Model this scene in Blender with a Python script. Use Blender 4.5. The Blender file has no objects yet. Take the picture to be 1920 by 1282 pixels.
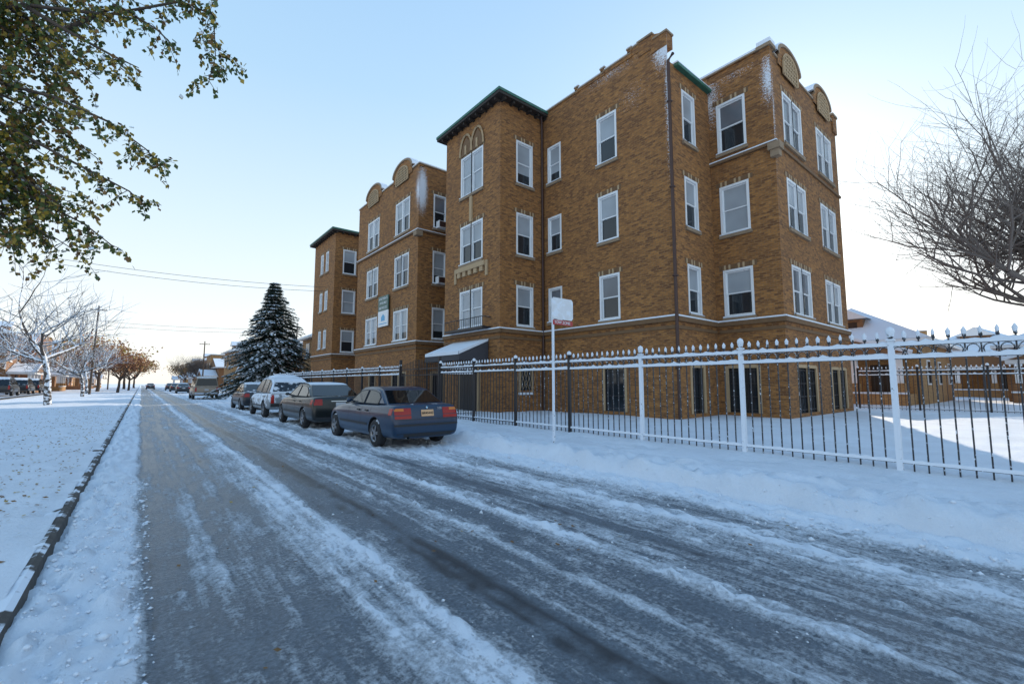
import bpy, bmesh, math, random
from mathutils import Vector, Matrix, noise
from mathutils.bvhtree import BVHTree
import numpy as np
random.seed(7)
R=random.random
def U(a,b): return a+(b-a)*R()
COL=bpy.context.scene.collection
# ---------------------------------------------------------------- materials
def nd(nt,t,**k):
    n=nt.nodes.new(t)
    for a,b in k.items(): setattr(n,a,b)
    return n
def newmat(name):
    m=bpy.data.materials.new(name); m.use_nodes=True; nt=m.node_tree
    return m,nt,nt.nodes['Principled BSDF'],nt.links.new
def noise_node(nt,scale,detail=4,vec=None,rough=.55):
    n=nd(nt,'ShaderNodeTexNoise'); n.inputs['Scale'].default_value=scale
    n.inputs['Detail'].default_value=detail; n.inputs['Roughness'].default_value=rough
    if vec: nt.links.new(vec,n.inputs['Vector'])
    return n
def math_node(nt,op,a,b=None,clamp=False):
    n=nd(nt,'ShaderNodeMath',operation=op); n.use_clamp=clamp
    for i,x in enumerate((a,b)):
        if x is None: continue
        if isinstance(x,(int,float)): n.inputs[i].default_value=x
        else: nt.links.new(x,n.inputs[i])
    return n.outputs[0]
def maprange(nt,x,a,b,c=0,d=1):
    n=nd(nt,'ShaderNodeMapRange'); nt.links.new(x,n.inputs[0])
    for i,v in enumerate((a,b,c,d)): n.inputs[i+1].default_value=v
    return n.outputs[0]
def mapping(nt,vec,sc):
    n=nd(nt,'ShaderNodeMapping'); n.inputs['Scale'].default_value=sc; nt.links.new(vec,n.inputs[0]); return n.outputs[0]
def mixc(nt,fac,a,b):
    n=nd(nt,'ShaderNodeMix',data_type='RGBA')
    if isinstance(fac,(int,float)): n.inputs[0].default_value=fac
    else: nt.links.new(fac,n.inputs[0])
    for i,x in ((6,a),(7,b)):
        if isinstance(x,tuple): n.inputs[i].default_value=(*x,1)
        else: nt.links.new(x,n.inputs[i])
    return n.outputs[2]
def bump(nt,h,b,strength=.4,dist=.02):
    n=nd(nt,'ShaderNodeBump'); n.inputs['Strength'].default_value=strength; n.inputs['Distance'].default_value=dist
    nt.links.new(h,n.inputs['Height']); nt.links.new(n.outputs[0],b.inputs['Normal'])
def pos(nt): return nd(nt,'ShaderNodeNewGeometry').outputs['Position']
SNOW=(.76,.81,.88)
def mat(name,col,rough=.6,metal=0,var=.15,scale=6,bmp=0,spec=.5,snow=None,snoise=8,coat=0):
    m,nt,b,L=newmat(name)
    p=pos(nt); n=noise_node(nt,scale,4,p)
    c=mixc(nt,n.outputs[0],tuple(x*(1-var) for x in col),tuple(min(1,x*(1+var)) for x in col))
    if snow is not None:
        g=nd(nt,'ShaderNodeNewGeometry'); s=nd(nt,'ShaderNodeSeparateXYZ'); L(g.outputs['Normal'],s.inputs[0])
        n2=noise_node(nt,snoise,5,p)
        v=math_node(nt,'ADD',s.outputs[2],math_node(nt,'MULTIPLY',math_node(nt,'SUBTRACT',n2.outputs[0],.5),3.0))
        f=maprange(nt,v,snow-.12,snow+.12)
        c=mixc(nt,f,c,SNOW)
        L(maprange(nt,f,0,1,rough,.8),b.inputs['Roughness'])
    else: b.inputs['Roughness'].default_value=rough
    L(c,b.inputs['Base Color']); b.inputs['Metallic'].default_value=metal
    b.inputs['Specular IOR Level'].default_value=spec; b.inputs['Coat Weight'].default_value=coat
    if bmp: bump(nt,n.outputs[0],b,bmp)
    return m
def snow_mat(name,col=SNOW,fs=14):
    m,nt,b,L=newmat(name); p=pos(nt)
    n=noise_node(nt,1.3,6,p); n2=noise_node(nt,fs,6,p,.65); n3=noise_node(nt,120,2,p)
    c=mixc(nt,maprange(nt,n.outputs[0],.3,.7),tuple(x*.88 for x in col),col)
    L(c,b.inputs['Base Color']); b.inputs['Roughness'].default_value=.75; b.inputs['Specular IOR Level'].default_value=.3
    h=math_node(nt,'ADD',n2.outputs[0],math_node(nt,'MULTIPLY',n3.outputs[0],.15))
    bump(nt,h,b,.6,.05)
    return m
def brick_mat(name,spots=(),c1=(.39,.168,.042),c2=(.115,.043,.014),dark=1.0,mort=(.23,.13,.065)):
    m,nt,b,L=newmat(name)
    uv=nd(nt,'ShaderNodeUVMap').outputs[0]
    br=nd(nt,'ShaderNodeTexBrick'); L(uv,br.inputs['Vector'])
    I=br.inputs
    I['Color1'].default_value=(*[x*dark for x in c1],1); I['Color2'].default_value=(*[x*dark for x in c2],1)
    I['Mortar'].default_value=(*[x*dark for x in mort],1); I['Scale'].default_value=1
    I['Mortar Size'].default_value=.010; I['Brick Width'].default_value=.225; I['Row Height'].default_value=.082; I['Bias'].default_value=-.05
    n=noise_node(nt,.4,5,uv); n2=noise_node(nt,1,2,mapping(nt,uv,(5.5,24,1)),.6)
    dk=tuple(x*dark*1.0 for x in (.12,.048,.018)); lt=tuple(x*dark for x in (.56,.28,.085))
    c=mixc(nt,maprange(nt,n.outputs[0],.35,.75,0,.35),br.outputs[0],dk)
    c=mixc(nt,maprange(nt,n2.outputs[0],.52,.68,0,.45),c,lt)
    c=mixc(nt,maprange(nt,n2.outputs[0],.46,.32,0,.45),c,dk)
    if spots:
        s=nd(nt,'ShaderNodeSeparateXYZ'); L(uv,s.inputs[0])
        ns=noise_node(nt,1,4,mapping(nt,uv,(13,24,1)),.85)
        tot=None
        for (u0,z0,ru,rz,k) in spots:
            a=math_node(nt,'ABSOLUTE',math_node(nt,'DIVIDE',math_node(nt,'SUBTRACT',s.outputs[0],u0),ru))
            d=math_node(nt,'ABSOLUTE',math_node(nt,'DIVIDE',math_node(nt,'SUBTRACT',s.outputs[1],z0),rz))
            e=math_node(nt,'SUBTRACT',1.0,math_node(nt,'POWER',math_node(nt,'ADD',math_node(nt,'POWER',a,2.),math_node(nt,'POWER',d,2.)),.5),True)
            e=math_node(nt,'MULTIPLY',e,k)
            tot=e if tot is None else math_node(nt,'MAXIMUM',tot,e)
        f=maprange(nt,math_node(nt,'ADD',math_node(nt,'MULTIPLY',tot,.42),ns.outputs[0]),.73,.78,0,.9)
        f=math_node(nt,'MULTIPLY',f,math_node(nt,'GREATER_THAN',tot,.01))
        c=mixc(nt,f,c,SNOW)
    L(c,b.inputs['Base Color']); b.inputs['Roughness'].default_value=.85
    bump(nt,br.outputs['Fac'],b,-.6,.012)
    return m
M={}
M['snow']=snow_mat('snow'); M['snowcap']=mat('snow_cap',SNOW,.7,var=.05,scale=20,bmp=.3)
M['stone']=mat('limestone',(.28,.20,.13),.8,var=.3,bmp=.2,snow=1.05,snoise=3)
M['ledge']=mat('brown_ledge',(.17,.095,.045),.8,var=.3,bmp=.2)
M['white']=mat('white_paint',(.76,.77,.78),.4,var=.04)
M['copper']=mat('green_copper',(.03,.13,.09),.5,var=.5,scale=4)
M['soffit']=mat('dark_soffit',(.03,.022,.018),.7)
M['pipe']=mat('brown_pipe',(.06,.028,.022),.5,snow=1.35,snoise=5)
M['iron']=mat('black_iron',(.014,.014,.018),.4,snow=1.1,snoise=25)
M['ironsnow']=mat('snowy_iron',(.025,.027,.034),.5,snow=.40,snoise=30)
M['ironwhite']=mat('snow_crusted_iron',(.06,.06,.065),.6,snow=-.5,snoise=18)
def glass_mat(name,col,rough=.06,spec=.6):
    m,nt,b,L=newmat(name); p=pos(nt); n=noise_node(nt,.8,2,p)
    c=mixc(nt,n.outputs[0],tuple(x*.6 for x in col),tuple(x*1.3 for x in col)); L(c,b.inputs['Base Color'])
    b.inputs['Roughness'].default_value=rough; b.inputs['Specular IOR Level'].default_value=spec
    bump(nt,n.outputs[0],b,.05,.05); return m
M['glass']=glass_mat('dark_glass',(.02,.026,.032)); M['blind']=glass_mat('blind_behind_glass',(.34,.37,.40),.25)
M['curtain']=glass_mat('curtain_behind_glass',(.15,.16,.18),.15)
M['cglass']=glass_mat('car_glass',(.008,.010,.012),.03,.6)
M['bark']=mat('bark',(.085,.06,.045),.9,var=.4,scale=20,bmp=.6)
M['barkpale']=mat('pale_bark',(.15,.125,.11),.9,var=.4,scale=20)
M['barksnow']=mat('snowy_bark',(.07,.055,.045),.9,var=.4,scale=20,snow=.1,snoise=6)
M['leafg']=mat('green_leaf',(.065,.095,.016),.5,var=.5,scale=8); M['leafy']=mat('yellow_leaf',(.36,.25,.03),.5,var=.4,scale=8)
M['leafb']=mat('brown_leaf',(.19,.10,.03),.7,var=.4,scale=8); M['leafo']=mat('orange_leaf',(.42,.20,.08),.7,var=.4,scale=2)
M['leafr']=mat('rust_leaf',(.25,.095,.045),.7,var=.4,scale=2)
M['needle']=mat('needles',(.032,.055,.042),.7,var=.4,scale=4)
M['rubber']=mat('rubber',(.02,.02,.022),.8,snow=.9,snoise=12); M['blackpl']=mat('black_plastic',(.02,.02,.022),.5)
M['rim']=mat('alloy',(.35,.36,.38),.35,.8); M['red']=mat('red_lens',(.36,.010,.008),.2); M['amber']=mat('amber_lens',(.65,.18,.02),.2)
M['chrome']=mat('chrome',(.6,.6,.62),.15,1); M['plate']=mat('orange_plate',(.72,.42,.22),.4); M['platew']=mat('white_plate',(.45,.47,.5),.4)
M['redpaint']=mat('red_sign_paint',(.4,.03,.04),.4); M['greenpaint']=mat('green_sign_paint',(.03,.10,.08),.4); M['bluepaint']=mat('blue_sign_paint',(.05,.35,.6),.4)
M['wood']=mat('pole_wood',(.10,.07,.05),.9); M['signwhite']=mat('snowy_sign',(.70,.72,.75),.5,snow=.2,snoise=6)
M['door']=mat('dark_door',(.03,.025,.022),.4); M['kerb']=mat('kerb_concrete',(.08,.072,.065),.9,var=.6,scale=9,bmp=.5,snow=1.0,snoise=4)
M['awning']=mat('awning_canvas',(.05,.05,.06),.7); M['tan']=mat('tan_stone_trim',(.44,.31,.18),.8)

# ---------------------------------------------------------------- mesh builder
class MB:
    def __init__(s): s.v=[];s.f=[];s.m=[];s.uv=[]
    def face(s,pts,mi=0,uv=None):
        i=len(s.v); s.v+= [tuple(p) for p in pts]; s.f.append(tuple(range(i,i+len(pts)))); s.m.append(mi)
        s.uv.append(uv if uv else [(0,0)]*len(pts))
    def box(s,x0,x1,y0,y1,z0,z1,mi=0):
        i=len(s.v); s.v+=[(x,y,z) for z in (z0,z1) for y in (y0,y1) for x in (x0,x1)]
        for f in ((0,2,3,1),(4,5,7,6),(0,1,5,4),(2,6,7,3),(0,4,6,2),(1,3,7,5)):
            s.f.append(tuple(i+k for k in f)); s.m.append(mi)
            uv=[]
            for k in f:
                x,y,z=s.v[i+k]; uv.append((x+y,z))
            s.uv.append(uv)
    def tube(s,pts,rad,n=5,mi=0,cap=False):
        pts=[Vector(p) for p in pts]; i0=len(s.v)
        for k,p in enumerate(pts):
            d=(pts[min(k+1,len(pts)-1)]-pts[max(k-1,0)])
            if d.length<1e-6: d=Vector((0,0,1))
            d.normalize(); a=d.cross(Vector((0,0,1)) if abs(d.z)<.9 else Vector((1,0,0))).normalized(); b=d.cross(a)
            r=rad[k] if isinstance(rad,(list,tuple)) else rad
            for j in range(n):
                t=2*math.pi*j/n; s.v.append(tuple(p+a*math.cos(t)*r+b*math.sin(t)*r))
        for k in range(len(pts)-1):
            for j in range(n):
                a=i0+k*n+j; b=i0+k*n+(j+1)%n
                s.f.append((a,b,b+n,a+n)); s.m.append(mi); s.uv.append([(0,0)]*4)
        if cap:
            s.f.append(tuple(i0+j for j in range(n))); s.m.append(mi); s.uv.append([(0,0)]*n)
            e=i0+(len(pts)-1)*n; s.f.append(tuple(e+j for j in range(n))); s.m.append(mi); s.uv.append([(0,0)]*n)
    def mesh(s,name,mats,smooth=False):
        me=bpy.data.meshes.new(name); me.from_pydata(s.v,[],s.f)
        for m in mats: me.materials.append(M[m] if isinstance(m,str) else m)
        me.polygons.foreach_set('material_index',s.m)
        l=me.uv_layers.new(name='UVMap'); flat=[c for f in s.uv for p in f for c in p]; l.data.foreach_set('uv',flat)
        if smooth: me.polygons.foreach_set('use_smooth',[True]*len(me.polygons))
        me.update(); return me
    def obj(s,name,mats,parent=None,smooth=False,loc=(0,0,0),rot=0): 
        return mko(name,s.mesh(name,mats,smooth),parent,loc,rot)
def mko(name,me,parent=None,loc=(0,0,0),rot=0):
    o=bpy.data.objects.new(name,me); COL.objects.link(o); o.location=loc; o.rotation_euler=(0,0,rot)
    if parent: o.parent=parent
    return o
def thing(name,label,cat,loc=(0,0,0),rot=0,group=None):
    o=mko(name,None,None,loc,rot); o['label']=label; o['category']=cat; o.empty_display_size=.3
    if group: o['group']=group
    return o
def text(body,size,mname,parent,loc,rot,align='CENTER',name='lettering',ext=.003):
    c=bpy.data.curves.new('txt','FONT'); c.body=body; c.size=size; c.align_x=align; c.align_y='CENTER'; c.extrude=ext
    o=bpy.data.objects.new('t',c); COL.objects.link(o); dg=bpy.context.evaluated_depsgraph_get()
    me=bpy.data.meshes.new_from_object(o.evaluated_get(dg)); bpy.data.objects.remove(o); me.materials.clear(); me.materials.append(M[mname])
    t=mko(name,me,parent,loc); t.rotation_euler=rot; return t
def fr(x,y,z=0,o=4): return noise.fractal(Vector((x,y,z)),.8,2.1,o)

# ---------------------------------------------------------------- ground
def grid_mesh(name,xs,ys,fn,mats,attr=False):
    nx=len(xs); v=[];a=[]
    for y in ys:
        for x in xs:
            r=fn(x,y); v.append((x,y,r[0])); a.append(r[1])
    f=[(j*nx+i,j*nx+i+1,(j+1)*nx+i+1,(j+1)*nx+i) for j in range(len(ys)-1) for i in range(nx-1)]
    me=bpy.data.meshes.new(name); me.from_pydata(v,[],f)
    for m in mats: me.materials.append(m)
    me.polygons.foreach_set('use_smooth',[True]*len(f))
    if attr:
        at=me.attributes.new('snow','FLOAT','POINT'); at.data.foreach_set('value',a)
    me.update(); o=mko(name,me); o['kind']='structure'; return o
def rows(y0,y1,mn,k,off=2):
    ys=[y0]
    while ys[-1]<y1: ys.append(ys[-1]+max(mn,k*(ys[-1]+off)))
    return ys
def sm(a,b,x):
    t=max(0,min(1,(x-a)/(b-a))); return t*t*(3-2*t)
PX=[-.6,-.12,.0,.12,.6,1.1,1.3,1.5,1.68,1.8,1.93,2.15,2.25,3.0,3.2,3.4,3.6,4.2,4.5,4.8,5.0,5.3,5.5,5.9,7]
PV=[1,1,.85,.32,.35,.40,.62,.80,.62,.30,.10,.12,.36,.40,.5,.55,.40,.44,.66,.70,.54,.55,.8,1,1]
def hroad(x,y):
    xw=x+.10*noise.noise(Vector((3,y*.12,0)))+.03*noise.noise(Vector((9,y*.6,0)))
    w=float(np.interp(xw,PX,PV))
    if y>7 and 3.2<x<6: w=min(1,w+.25*min(1,(y-7)/3))
    if .1<x<5.2: w+=.26*noise.noise(Vector((xw*5,y*.03,7)))+.22*noise.noise(Vector((xw*13,y*.08,3)))
    n1=fr(x*3.2,y*.8,1,5); n2=fr(x*9,y*5,5,3)
    s=w+.20*n1+.14*n2
    s=max(0,min(1,s))
    z=.055*max(0,s-.45)*(1.2+n2*1.5)+.008*n2
    if x<.05: z+=.04*min(1,(.05-x)/.3)*(1+2.0*fr(x*6,y*4,2,4))*min(1,(x+.54)/.12)
    if (.15<x<.55 or 1.9<x<2.2): z-=.005*max(0,math.sin(xw*2*math.pi/.055))
    return z,s
m,nt,b,L=newmat('icy_asphalt_and_snow')
p=pos(nt); at=nd(nt,'ShaderNodeAttribute'); at.attribute_name='snow'
ns=noise_node(nt,18,8,mapping(nt,p,(1,.4,1)),.7); nf=noise_node(nt,30,8,p,.78); ng=noise_node(nt,1.6,6,p,.7)
nl=noise_node(nt,20,5,mapping(nt,p,(1,.04,1)),.65)
s=math_node(nt,'ADD',at.outputs['Fac'],math_node(nt,'MULTIPLY',math_node(nt,'SUBTRACT',ns.outputs[0],.5),.7))
s=math_node(nt,'ADD',s,math_node(nt,'MULTIPLY',math_node(nt,'SUBTRACT',nf.outputs[0],.5),1.1))
s=math_node(nt,'ADD',s,math_node(nt,'MULTIPLY',math_node(nt,'SUBTRACT',nl.outputs[0],.5),.6))
f=maprange(nt,s,.32,.76)
f2=maprange(nt,nf.outputs[0],.38,.64)
ice=mixc(nt,f2,(.075,.095,.118),(.23,.275,.325))
ice=mixc(nt,maprange(nt,ng.outputs[0],.35,.65,0,.4),ice,(.065,.08,.098))
ice=mixc(nt,maprange(nt,at.outputs['Fac'],.0,.2),(.036,.043,.052),ice)
c=mixc(nt,f,ice,SNOW); L(c,b.inputs['Base Color'])
L(maprange(nt,f,0,.7,.36,.8),b.inputs['Roughness'])
bump(nt,math_node(nt,'ADD',f,nf.outputs[0]),b,.7,.02)
M['road']=m
xs=list(np.arange(-.53,6.6,.045)); grid_mesh('road',xs,rows(-4,420,.045,.011),hroad,[m],True)
def hverge(x,y):
    e=5.85+.12*noise.noise(Vector((1,y*.7,3)))
    z=-.06+.24*sm(e,e+.38,x)+.08*sm(e+.1,e+.4,x)*(1-sm(6.5,7.2,x))
    k=sm(e,e+.2,x)*(1-sm(6.6,7.3,x))
    z+=k*.13*fr(x*3.5,y*2.6,4,5)+.03*fr(x*1.2,y*1.2,8,3)*sm(6,7,x)
    if 6.8<x<8.5: z-=.055*sm(.1,.4,fr(x*2.6,y*1.7,13,3))
    if x>8.4: z+=.10*sm(8.4,9.2,x)+.05*fr(x*.3,y*.3,3,2)
    return z,1
xs=list(np.arange(5.7,9.4,.06))+list(np.arange(9.5,14,.35))+list(np.arange(14.4,70,3))
grid_mesh('pavement',xs,rows(-14,120,.06,.014,4),hverge,[M['snow']])
def hlawn(x,y):
    z=.15+.04*fr(x*.7,y*.5,2,4)+.012*fr(x*4,y*3,6,3)
    if x>-.7: z=.14+.02*fr(x*4,y*3,6,3)
    return z,1
xs=list(np.arange(-60,-9,3))+list(np.arange(-9,-3,.4))+list(np.arange(-3,-.6,.1))+[-.59]
grid_mesh('lawn',xs,rows(-14,420,.1,.02,4),hlawn,[M['snow']])
mb=MB()
ky=list(np.arange(-10,40,.25))+list(np.arange(40,140,5)); Q=[]
for y in ky:
    j=.012*noise.noise(Vector((y*1.3,0,0))); Q.append([(-.70,y,.125+j),(-.56+j,y,.135+j),(-.525+j,y,.115+j),(-.50+j,y,-.05)])
for i in range(len(ky)-1):
    for k in range(3): mb.face([Q[i][k],Q[i][k+1],Q[i+1][k+1],Q[i+1][k]])
o=mb.obj('kerb',['kerb']); o['kind']='structure'
mb=MB(); mb.face([(-900,-300,-.08),(900,-300,-.08),(900,1500,-.08),(-900,1500,-.08)])
o=mb.obj('ground',['snow']); o['kind']='structure'
mb=MB(); mb.face([(-14,-14,.30),(-8.6,-14,.30),(-8.6,84,.30),(-14,84,.30)])
o=mb.obj('side_road',[mat('slush',(.35,.38,.43),.6,var=.4,scale=1)]); o['kind']='structure'
mb=MB()
for _ in range(4200):
    q=R()
    if q<.35: x=U(-.48,.15); y=U(1.2,9)
    elif q<.78: x=random.gauss(5.75,.25); y=U(0,13)
    else: x=random.choice([1.5,4.65,3.3])+random.gauss(0,.2); y=U(1,14)
    r=U(.004,.036)*(1.0 if q<.8 else .5)*(1 if R()<.15 else .5); z=hroad(x,y)[0] if x<5.8 else max(hverge(x,y)[0],0)
    i=len(mb.v); P=[(1,0,0),(0,1,0),(-1,0,0),(0,-1,0),(0,0,1),(0,0,-1)]
    for (a,bb,c2) in P: mb.v.append((x+a*r*U(.6,1.3),y+bb*r*U(.6,1.3),z+r*.2+c2*r*U(.5,1)))
    for t in ((0,1,4),(1,2,4),(2,3,4),(3,0,4),(1,0,5),(2,1,5),(3,2,5),(0,3,5)):
        mb.f.append(tuple(i+k for k in t)); mb.m.append(0); mb.uv.append([(0,0)]*3)
o=mb.obj('snow_clumps',['snowcap'],smooth=True); o['kind']='stuff'; o['label']='small crumbs of snow thrown along the road edges'; o['category']='snow'
mb=MB()
for _ in range(3600):
    x=-.7-abs(random.gauss(0,2.6)); y=U(1.5,9)**1.6; z=hlawn(x,y)[0]+.012; r=U(.012,.032); t=U(0,6.28)
    if R()<.03: x=U(0,5.5); y=U(1.5,16); z=hroad(x,y)[0]+.012
    c,s_=math.cos(t)*r,math.sin(t)*r; h=U(0,.015)
    mb.face([(x-c,y-s_,z),(x+s_*.6,y-c*.6,z+h),(x+c,y+s_,z+h),(x-s_*.6,y+c*.6,z)],random.choice([0,0,1]))
o=mb.obj('fallen_leaves',['leafb','leafy']); o['kind']='stuff'; o['label']='fallen brown leaves scattered over the snowy lawn'; o['category']='leaves'

# ---------------------------------------------------------------- windows
WP={}
def win_meshes(w,h,pair,var):
    key=(round(w,2),round(h,2),pair,var)
    if key in WP: return WP[key]
    fr_=MB(); t=.085; hw=w/2; 
    def frame(x0,x1):
        fr_.box(x0,x0+t,-.02,.12,0,h); fr_.box(x1-t,x1,-.02,.12,0,h); fr_.box(x0+t,x1-t,-.02,.12,h-t,h); fr_.box(x0+t,x1-t,-.02,.12,0,t)
    sash=MB(); pu=MB(); pl=MB()
    def sashes(x0,x1):
        a,b2=x0+t,x1-t; mz=h*.5; q=.045
        for (z0,z1,yy) in ((mz-.02,h-t,.05),(t,mz+.02,.075)):
            sash.box(a,a+q,yy,yy+.035,z0,z1); sash.box(b2-q,b2,yy,yy+.035,z0,z1); sash.box(a+q,b2-q,yy,yy+.035,z0,z0+q); sash.box(a+q,b2-q,yy,yy+.035,z1-q,z1)
        pu.face([(a,.070,mz),(b2,.070,mz),(b2,.07,h-t),(a,.07,h-t)])
        zb={0:mz,1:mz*.55,2:t,3:mz}[var]
        if zb>t+.01: pl.face([(a,.095,t),(b2,.095,t),(b2,.095,zb),(a,.095,zb)],0)
        if zb<mz-.01: pl.face([(a,.095,zb),(b2,.095,zb),(b2,.095,mz),(a,.095,mz)],1)
    if pair: frame(-hw,.045); frame(-.045+.002,hw); sashes(-hw,.045); sashes(-.043,hw)
    else: frame(-hw,hw); sashes(-hw,hw)
    sill=MB(); sill.box(-hw-.06,hw+.06,-.09,.10,-.12,-.002)
    sn=MB(); n=8
    for i in range(n):
        a=-hw-.04+(w+.08)*i/n; b3=-hw-.04+(w+.08)*(i+1)/n; z0=.03+.02*math.sin(i*2.1+w); z1=.03+.02*math.sin((i+1)*2.1+w)
        sn.face([(a,-.1,0),(b3,-.1,0),(b3,-.085,z1),(a,-.085,z0)]); sn.face([(a,-.085,z0),(b3,-.085,z1),(b3,-.022,z1+.02),(a,-.022,z0+.02)])
    up='blind' if var!=3 else 'curtain'
    r=(fr_.mesh('window',['white']),sash.mesh('sash',['white']),pu.mesh('pane',[up]),pl.mesh('pane',['glass','blind']),sill.mesh('sill',['stone']),sn.mesh('snow',['snowcap'],True))
    WP[key]=r; return r
def add_window(par,w,h,pair,loc,rot,var=None):
    if var is None: var=random.choice([0,0,0,1,3,2,0,3])
    ms=win_meshes(w,h,pair,var)
    o=mko('window',ms[0],par,loc,rot)
    for n_,m_ in zip(('sash','pane','pane','sill','snow'),ms[1:]): mko(n_,m_,o)
    return o
BW={}
def add_basement(par,w,h,loc,rot):
    k=(w,h)
    if k not in BW:
        a=MB(); hw=w/2
        a.box(-hw-.09,-hw+.04,-.02,.1,0,h); a.box(hw-.04,hw+.09,-.02,.1,0,h); a.box(-hw+.04,hw-.04,-.02,.1,h-.09,h+.03)
        s_=MB(); 
        for i in range(4): s_.box(-hw+.04+i*(w-.11)/3,-hw+.07+i*(w-.11)/3,.03,.06,0,h-.09)
        for i in range(4): s_.box(-hw+.04,hw-.04,.035,.055,.1+i*(h-.2)/3.2,.13+i*(h-.2)/3.2)
        p_=MB(); p_.face([(-hw,.07,0),(hw,.07,0),(hw,.07,h),(-hw,.07,h)])
        BW[k]=(a.mesh('window',['tan']),s_.mesh('bars',['iron']),p_.mesh('pane',['glass']))
    ms=BW[k]; o=mko('window',ms[0],par,loc,rot); mko('bars',ms[1],o); mko('pane',ms[2],o)

# ---------------------------------------------------------------- apartment building
apt=thing('apartment_building','four storey tan brick apartment building with white windows and snowy parapets','building',(17,20,0))
OX,OY=17,20
FL=[(3.98,1.85),(7.2,1.95),(10.5,2.05)]
def wall(x,y,dx,dy,width,z1,holes,mi_,nx,ny,z0=-.1,name='wall'):
    mb=MB(); us=sorted({0,width,*[h[0] for h in holes],*[h[1] for h in holes]}); zs=sorted({z0,z1,*[h[2] for h in holes],*[h[3] for h in holes]})
    P=lambda u,z,d=0:(x-OX+dx*u-nx*d,y-OY+dy*u-ny*d,z)
    for i in range(len(us)-1):
        for j in range(len(zs)-1):
            uc=(us[i]+us[i+1])/2; zc=(zs[j]+zs[j+1])/2
            if any(h[0]<uc<h[1] and h[2]<zc<h[3] for h in holes): continue
            q=[(us[i],zs[j]),(us[i+1],zs[j]),(us[i+1],zs[j+1]),(us[i],zs[j+1])]
            mb.face([P(*t) for t in q],0,[(t[0]+x*.37,t[1]) for t in q])
    for (a,b_,c_,d_) in holes:
        for (p1,p2) in (((a,c_),(b_,c_)),((b_,c_),(b_,d_)),((b_,d_),(a,d_)),((a,d_),(a,c_))):
            mb.face([P(*p1),P(*p2),P(*p2,.2),P(*p1,.2)],0,[p1,p2,(p2[0]+.2,p2[1]+.1),(p1[0]+.2,p1[1]+.1)])
    return mb.obj(name,[mi_],apt)
def wpanel(x,y,axis,width,z1,cols,matname,base=None,z0=-.1,floors=FL,extra=()):
    """axis 'S': plane faces -X, u runs along +Y. axis 'N': plane faces -Y, u runs along +X"""
    if axis=='S': dx,dy,nx,ny,rot=0,1,-1,0,-math.pi/2
    else: dx,dy,nx,ny,rot=1,0,0,-1,0
    holes=list(extra)
    for (u0,u1,pair,dz,hh) in cols:
        for (sz,h) in floors:
            h2=h+hh; holes.append((u0,u1,sz+dz,sz+dz+h2))
            uc=(u0+u1)/2
            add_window(apt,u1-u0,h2,pair,(x-OX+dx*uc,y-OY+dy*uc,sz+dz),rot)
            lin.append((x,y,dx,dy,nx,ny,u0-.15,u1+.15,sz+dz+h2))
    for (u0,u1) in (base or []):
        holes.append((u0,u1,.42,2.15)); uc=(u0+u1)/2
        add_basement(apt,u1-u0,1.73,(x-OX+dx*uc,y-OY+dy*uc,.42),rot)
    wall(x,y,dx,dy,width,z1,holes,matname,nx,ny,z0)
lin=[]
M['bA']=brick_mat('brick_front',[(5.25+.1,13.9,.9,1.5,1.0),(5.25+.0,12,.3,6,.8),(5.25+2.6,14.2,3.2,.8,.5),(5.25+1.6,12.7,1.9,1.5,.40)])
M['bB']=brick_mat('brick_end_street',[(6.35+2.3,12.9,1.0,2.4,.7),(6.35+.1,12.7,.5,2.0,.85),(6.35+1.3,13.7,2,1.0,.55)])
M['bC']=brick_mat('brick_end_yard',[(6.35+.1,11.5,.3,4.5,.6)],dark=.93)
M['bT']=brick_mat('brick_tower'); M['bW']=brick_mat('brick_far_wing',[(4.31+.1,12.6,.7,2.2,.8)]); M['bW2']=brick_mat('brick_far_side',[(4.31+.2,12.6,.6,2.4,1.1)])
wpanel(14.2,8.27,'S',6.66,14.35,[(2.33,3.33,False,0,0)],'bA',base=[(2.2,3.2)],extra=[(5.45,6.3,s_+.25,s_+h-.02) for s_,h in FL])
for s_,h in FL: add_window(apt,.85,h-.27,False,(14.2-OX,8.27+5.875-OY,s_+.25),-math.pi/2)
wpanel(14.2,8.27,'N',2.97,13.3,[(.88,1.82,False,0,0)],'bT',base=[(.9,1.8)])
wpanel(17.17,5.9,'S',2.37,13.6,[(.95,2.05,False,0,0)],'bB',base=[(.95,2.05)])
wall(17.17,8.27,0,1,9,13.9,[],'bB',-1,0,z0=13.2)
wpanel(17.17,5.9,'N',7.58,13.6,[(.95,2.9,True,0,0),(4.7,6.7,True,0,0)],'bC',base=[(1.0,1.95),(2.0,2.9),(4.8,5.7),(5.8,6.7)])
wall(24.75,5.9,0,1,38,13.6,[],'bT',1,0)
TF=[(4.05,1.8),(7.15,1.9),(10.5,2.05)]
wpanel(11.65,14.93,'S',4.57,14.1,[(1.3,3.15,True,0,0)],'bT',base=None,floors=TF)
wpanel(11.65,14.93,'N',2.55,14.1,[(.9,1.9,False,0,0)],'bT',base=None)
wall(11.65,19.5,1,0,5,14.1,[],'bT',0,1); wall(16.2,19.5,0,1,3,13.6,[],'bT',-1,0)
wpanel(11.65,22.5,'N',4.6,14.0,[(.95,1.85,False,0,0)],'bW2',base=[(1,1.8)])
wpanel(11.65,22.5,'S',9.2,13.95,[(1.1,3.0,True,0,0),(5.5,7.4,True,0,0)],'bW',base=[(1.2,2.1),(2.2,3.0),(5.6,6.5)])
wall(11.65,31.7,1,0,4,13.95,[],'bT',0,1); wall(15.2,31.7,0,1,5.2,13.6,[],'bT',-1,0)
wpanel(11.65,36.9,'N',3.6,13.9,[(.65,1.75,False,0,0)],'bT',base=None)
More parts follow.
